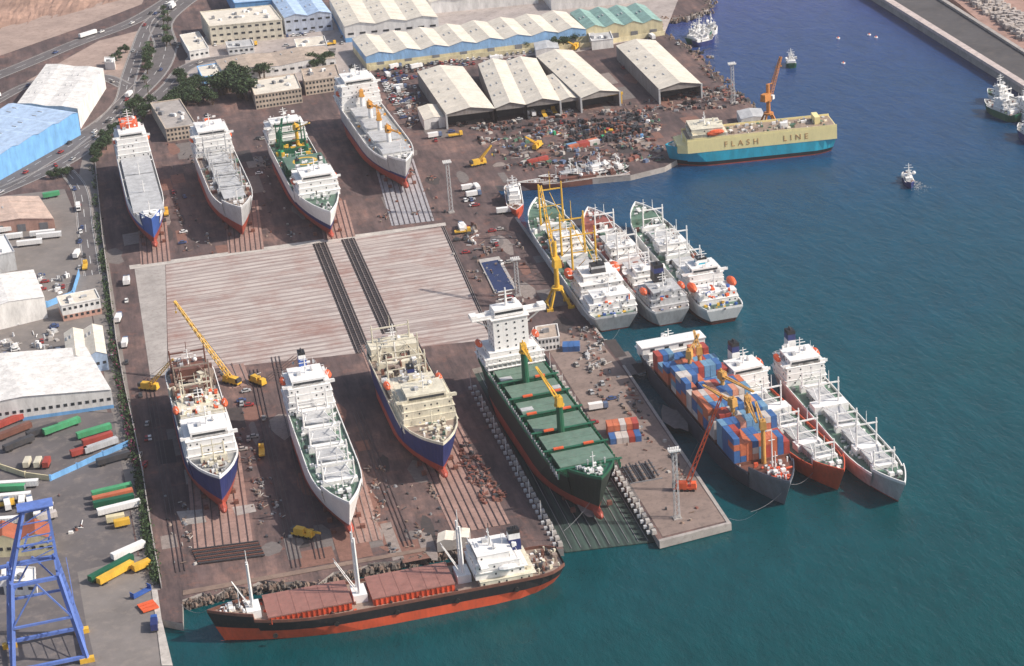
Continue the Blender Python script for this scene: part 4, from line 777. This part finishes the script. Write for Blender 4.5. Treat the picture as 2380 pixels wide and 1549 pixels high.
# ---------------------------------------------------------------- light masts, cranes
def tower(px,h,w=1.8):
    b=B('floodlight_tower');b.lattice('lattice',(0,0,.3),(0,0,h),w,w*.8,lgrey,12,.2);b.box('footing',0,0,0,w+1.4,w+1.4,.5,conc);b.box('platform',0,0,h,4.2,2.2,.3,lgrey)
    for i in range(5):
        for s_ in(1,-1): b.box('floodlights',-1.8+i*.9,s_*1.2,h+.4,.7,.4,.8,white)
    b.build(G(*px))
for q,h in(((1049,494),27),((1574,1205),28),((1204,688),18),((1704,240),23)): tower(q,h)
def tiltcrane(name,base_,tipz,tip,m,w=1.6,truck=True,col=0,colr=1.2):
    Bz=G(*base_);T_=G(*tip,tipz)-Bz;a_=math.atan2(T_.y,T_.x);b=B(name);c,n=math.cos(a_),math.sin(a_)
    if truck:
        b.box('carrier',0,0,.9,9,2.8,1,m,a_)
        for i in range(4):
            for s_ in(1,-1):
                x,y=-3.3+i*2.2,s_*1.4;b.cyl('wheels',(x*c-y*n,x*n+y*c,.6),(x*c-y*1.15*n,x*n+y*1.15*c,.6),.6,.6,rubber,10)
        b.box('cab',3.4*c,3.4*n,1.9,2,2.6,1.6,m,a_,.9);b.box('slew_body',-1.2*c,-1.2*n,1.9,4.5,2.8,1.8,m,a_,.9);b.box('counterweight',-4*c,-4*n,1.9,1.4,2.8,1.6,dgrey,a_);z=3.2
    else:
        for s1 in(-1,1):
            for s2 in(-1,1): b.bar('portal_legs',(s1*5,s2*4.5,0),(s1*1.5,s2*1.5,9),1.,m);b.box('bogies',s1*5,s2*4.5,0,3,1.2,1.2,m)
            b.bar('portal_legs',(s1*5,-4.5,1.5),(s1*5,4.5,1.5),.6,m)
        b.cyl('portal_top',(0,0,8.6),(0,0,9.6),2.8,2.8,m,10);b.cyl('column',(0,0,9.6),(0,0,col),colr,colr*.85,m,10);b.cyl('slew_ring',(0,0,col*.62),(0,0,col*.62+1),colr*1.6,colr*1.6,m,10);b.box('machinery_house',-2.4*c,-2.4*n,col*.62+1,6,3.4,4,m,a_,.9);b.box('cab',2*c+1.6*n,2*n-1.6*c,col*.62+1,1.8,1.6,2.2,white,a_);z=col*.62+2
    s0=Vector((1.2*c,1.2*n,z));b.lattice('jib',s0,T_,w,w*.45,m,14,.28)
    b.bar('pendant_cable',(-1.5*c,-1.5*n,(z+2) if truck else col),T_,.12,dgrey);
    if not truck: b.bar('jib_strut',(0,0,col),s0.lerp(T_,.35),.4,m)
    b.cyl('hook_cable',T_,(T_.x,T_.y,T_.z-5),.1,.1,dgrey,4);b.box('hook',T_.x,T_.y,T_.z-5.8,.7,.7,.9,m);b.build(Bz)
tiltcrane('mobile_crane',(540,893),34,(405,700),yellow);tiltcrane('mobile_crane',(347,907),16,(402,835),yellow);tiltcrane('mobile_crane',(1592,1140),40,(1677,920),orange)
tiltcrane('portal_crane',(1298,712),52,(1256,432),yellow,truck=False,col=32,w=1.8);tiltcrane('portal_crane',(1787,300),38,(1815,132),M('rusty_orange_paint',(.6,.24,.06)),truck=False,col=26,w=2.2)
tiltcrane('mobile_crane',(1112,385),10,(1142,338),yellow,1.2);tiltcrane('mobile_crane',(705,1248),3,(745,1240),yellow,.8)
tiltcrane('mobile_crane',(1250,345),12,(1220,318),yellow,w=1);tiltcrane('mobile_crane',(600,893),3,(612,884),yellow,w=.8);tiltcrane('mobile_crane',(1338,115),9,(1320,98),yellow,w=.8)
b=B('ship_to_shore_gantry_crane');O=G(120,1545)
def bb(p0,p1,w,m=bluecr,part='frame'): b.bar(part,p0,p1,w*.75,m)
x0,x1,y0,y1=-13,12,-3,17
for y in(y0,y1):
    for x in(x0,x1): bb((x,y,1.5),(x*.62,y+(3 if y==y0 else -2),34),1.9);b.box('bogies',x,y,0,5,2,1.8,yellow)
    bb((x0,y,2.2),(x1,y,2.2),1.5);bb((x0*.62,y+(3 if y==y0 else -2),33),(x1*.62,y+(3 if y==y0 else -2),33),1.6);bb((x0*.8,y+1,18),(x1*.8,y+1,18),1.)
    bb((x0*.8,y+1,18),(0,y+1,33),.7);bb((x1*.8,y+1,18),(0,y+1,33),.7)
for x in(x0,x1): bb((x,y0,2.2),(x,y1,2.2),1.3);bb((x*.8,y0+1.5,18),(x*.8,y1-1,18),1.);bb((x*.62,y0+3,33),(x*.62,y1-2,33),1.4);bb((x*.8,y0+1.5,18),(x*.62,y1-2,33),.6);bb((x,y0,3),(x*.8,y1-1,18),.6)
for x in(-2,6):
    bb((x-6 if x<0 else x+2,3,33),(x+2,6,57),1.3);bb((x-6 if x<0 else x+2,13,33),(x+2,9,57),1.3);bb((x,3,45),(x+2,12,45),.7)
for z in(38,43,48,53): bb((-5+ (z-33)*.2,4,z),(8-(z-33)*.03,4,z),.45);bb((-5+(z-33)*.2,4,z),(8-(z-33)*.03,4,z+4),.35)
bb((0,6,57),(8,6,57),1.6);bb((0,9,57),(8,9,57),1.6);bb((-4,4,45),(8,4,45),.8);b.box('apex_platform',4,7.5,57.5,12,6,.4,bluecr)
for y in(4,12): bb((-60,y,34.5),(-8,y,34.5),1.4);bb((4,7.5,57),(-50,y,35.5),.4)
for i in range(16): bb((-60+i*3.4,4,34.5),(-60+i*3.4,12,34.5),.4)
b.box('machinery_house',-22,8,36,10,6,5,bluecr);b.box('trolley_cab',-12,8,30,4,3,3,white)
for i in range(8): bb((x1*.93,y0+.5+i*.3,4+i*3.6),(x1*.8+1.5,y1-1,6+i*3.6),.3)
b.build(O,.05)
b=B('orange_trailer');
for i in range(3): b.box('frame',0,i*2.2,.6,6,1.8,.5,orange);b.cyl('wheels',(-2,i*2.2,.5),(-2,i*2.2+1,.5),.5,.5,rubber,10)
b.build(G(350,1420),.3)
b=B('blue_flat_rack');b.box('frame',0,0,.4,8,2.4,.5,blue,0);b.box('end_frame',-3.9,0,.9,.2,2.4,1.6,blue);b.box('end_frame',3.9,0,.9,.2,2.4,1.6,blue);b.build(G(328,1382),.6)
b=B('parked_truck');b.box('chassis',0,0,.6,7,2.3,.4,dgrey);b.box('cab',2.8,0,1,2,2.4,2.4,blue,0,.9);b.box('load_box',-1,0,1,5,2.4,2.4,navy);b.cyl('wheels',(2.5,-1.3,.5),(2.5,1.3,.5),.5,.5,rubber,10);b.cyl('wheels',(-2.3,-1.3,.5),(-2.3,1.3,.5),.5,.5,rubber,10);b.build(G(360,1460),1.5)
# ---------------------------------------------------------------- small craft
def craft(name,st,bw,W,bands,dk,D=5,nh=2,mm=white,cl=20,gl=True):
    S=Ship(name,st,bw,W,D,2,WZ-1.6,bands,dk,fc=.22,fch=.9,sheer=1,bul=.7,bulb=False,tb=.55);S.house(.3,.62,nh,mm,.66,1,2.2,False,.05)
    if gl: S.goal(.15,7,mm,.5,1,.6,.2)
    S.mast(.7,7,mm,0,.2);S.clutter(.03,.3,cl,[white,rust,lgrey,green],.8,1,None,.9);S.clutter(.63,.9,cl//2,[white,rust,lgrey],.6,1,None,.7);S.done()
craft('tugboat',(1190,432),(1200,488),9,[(1,ored)],wood,6,3);craft('barge',(1462,398),(1200,424),9,[(1,rust)],dirtm,4,1,rust,60)
craft('fishing_vessel',(1458,385),(1320,403),8,[(1,black)],wood,5,2);craft('fishing_vessel',(1390,392),(1250,410),7,[(1,rust)],wood,4,1,lgrey,30)
for i,(s0,s1) in enumerate((((1598,92),(1655,68)),((1605,80),(1650,58)),((1612,98),(1662,80)),((1640,70),(1668,60)))): craft('fishing_vessel',s0,s1,7,[(.99,[dgreen,lgrey,navy,white][i])],gdeck,4,2,white,20)
craft('fishing_vessel',(1840,150),(1836,130),6,[(1,dgreen)],green,3.5,1);craft('workboat',(2106,402),(2118,424),5,[(1,navy)],gdeck,3,1,white,8,False)
craft('fishing_vessel',(2368,268),(2288,230),9,[(1,dgreen)],gdeck,5,3);craft('fishing_vessel',(2350,232),(2296,205),9,[(1,white)],green,5,3);craft('fishing_vessel',(2420,275),(2345,222),10,[(1,white)],gdeck,6,3)
craft('fishing_vessel',(2410,320),(2368,285),8,[(1,navy)],gdeck,5,2)
for q in((1948,90),(2020,82),(1960,148),(2036,88)):
    b=B('mooring_buoy');b.cyl('float',(0,0,-.8),(0,0,.5),1.2,1.2,white,12);b.cyl('float_top',(0,0,.5),(0,0,1.2),.6,.3,orange,8);b.build(G(*q,WZ))
b=B('boat_wake');q0=G(2116,416,WZ)
for e in(G(2162,440,WZ),G(2140,452,WZ),G(2150,446,WZ)):
    for i in range(46):
        t=rnd.random();c=q0.lerp(e,t);b.box('foam',c.x+rnd.gauss(0,.5+t),c.y+rnd.gauss(0,.5+t),WZ+.01,rnd.uniform(.4,1.2)*(1.1-t),rnd.uniform(.2,.5),.03,dustw,rnd.random())
b.build()
def rope(a_,za,c_,zc,name='mooring_line'):
    A,Z=G(*a_,za),G(*c_,zc);b=B(name);pr=A
    for i in range(1,9):
        t=i/8;q=A.lerp(Z,t)-Vector((0,0,4*t*(1-t)*2));b.cyl('line',pr,q,.08,.08,mgrey,4);pr=q
    b.build()
rope((1835,1125),6,(1890,1098),1);rope((1745,1190),0,(1835,1125),5);rope((1400,1120),10,(1310,1235),0);rope((478,1420),6,(420,1405),0);rope((1440,765),3,(1405,795),0);rope((1695,1205),0,(1760,1190),3)
# ---------------------------------------------------------------- light, world, haze, camera
el=math.radians(40);dirx=Vector((.92,-.39)).normalized();sd=Vector((dirx.x*math.cos(el),dirx.y*math.cos(el),math.sin(el)))
sun=bpy.data.lights.new('sun','SUN');sun.energy=5.;sun.angle=math.radians(.5);sun.color=(1,.92,.83);so=bpy.data.objects.new('sun',sun);bpy.context.collection.objects.link(so);so.rotation_euler=sd.to_track_quat('Z','Y').to_euler()
sc=bpy.context.scene;w=bpy.data.worlds.new('World');sc.world=w;w.use_nodes=True;nt=w.node_tree;bg=nt.nodes['Background'];sk=nt.nodes.new('ShaderNodeTexSky');sk.sky_type='NISHITA';sk.sun_disc=False;sk.sun_elevation=el;sk.sun_rotation=math.atan2(sd.x,sd.y);sk.dust_density=2.5
nt.links.new(sk.outputs[0],bg.inputs[0]);bg.inputs[1].default_value=.14
hm=bpy.data.materials.new('air_haze');hm.use_nodes=True;nt=hm.node_tree;nt.nodes.remove(nt.nodes['Principled BSDF']);vs_=nt.nodes.new('ShaderNodeVolumeScatter');vs_.inputs['Density'].default_value=5.5e-5;vs_.inputs['Color'].default_value=(1,.92,.92,1);vs_.inputs['Anisotropy'].default_value=.2;nt.links.new(vs_.outputs[0],nt.nodes['Material Output'].inputs['Volume'])
b=B('sky_haze');b.box('air',0,500,-60,7000,7000,760,hm);b.build()
cd=bpy.data.cameras.new('camera');cam=bpy.data.objects.new('camera',cd);bpy.context.collection.objects.link(cam)
m=Matrix.Identity(4)
for i in range(3): m[i][0]=CX[i];m[i][1]=CY[i];m[i][2]=-F[i];m[i][3]=C[i]
cam.matrix_world=m;cd.sensor_width=36;cd.lens=36*FL/2380;cd.clip_start=1;cd.clip_end=30000;sc.camera=cam
sc.view_settings.view_transform='Standard';sc.view_settings.look='None';sc.view_settings.exposure=0
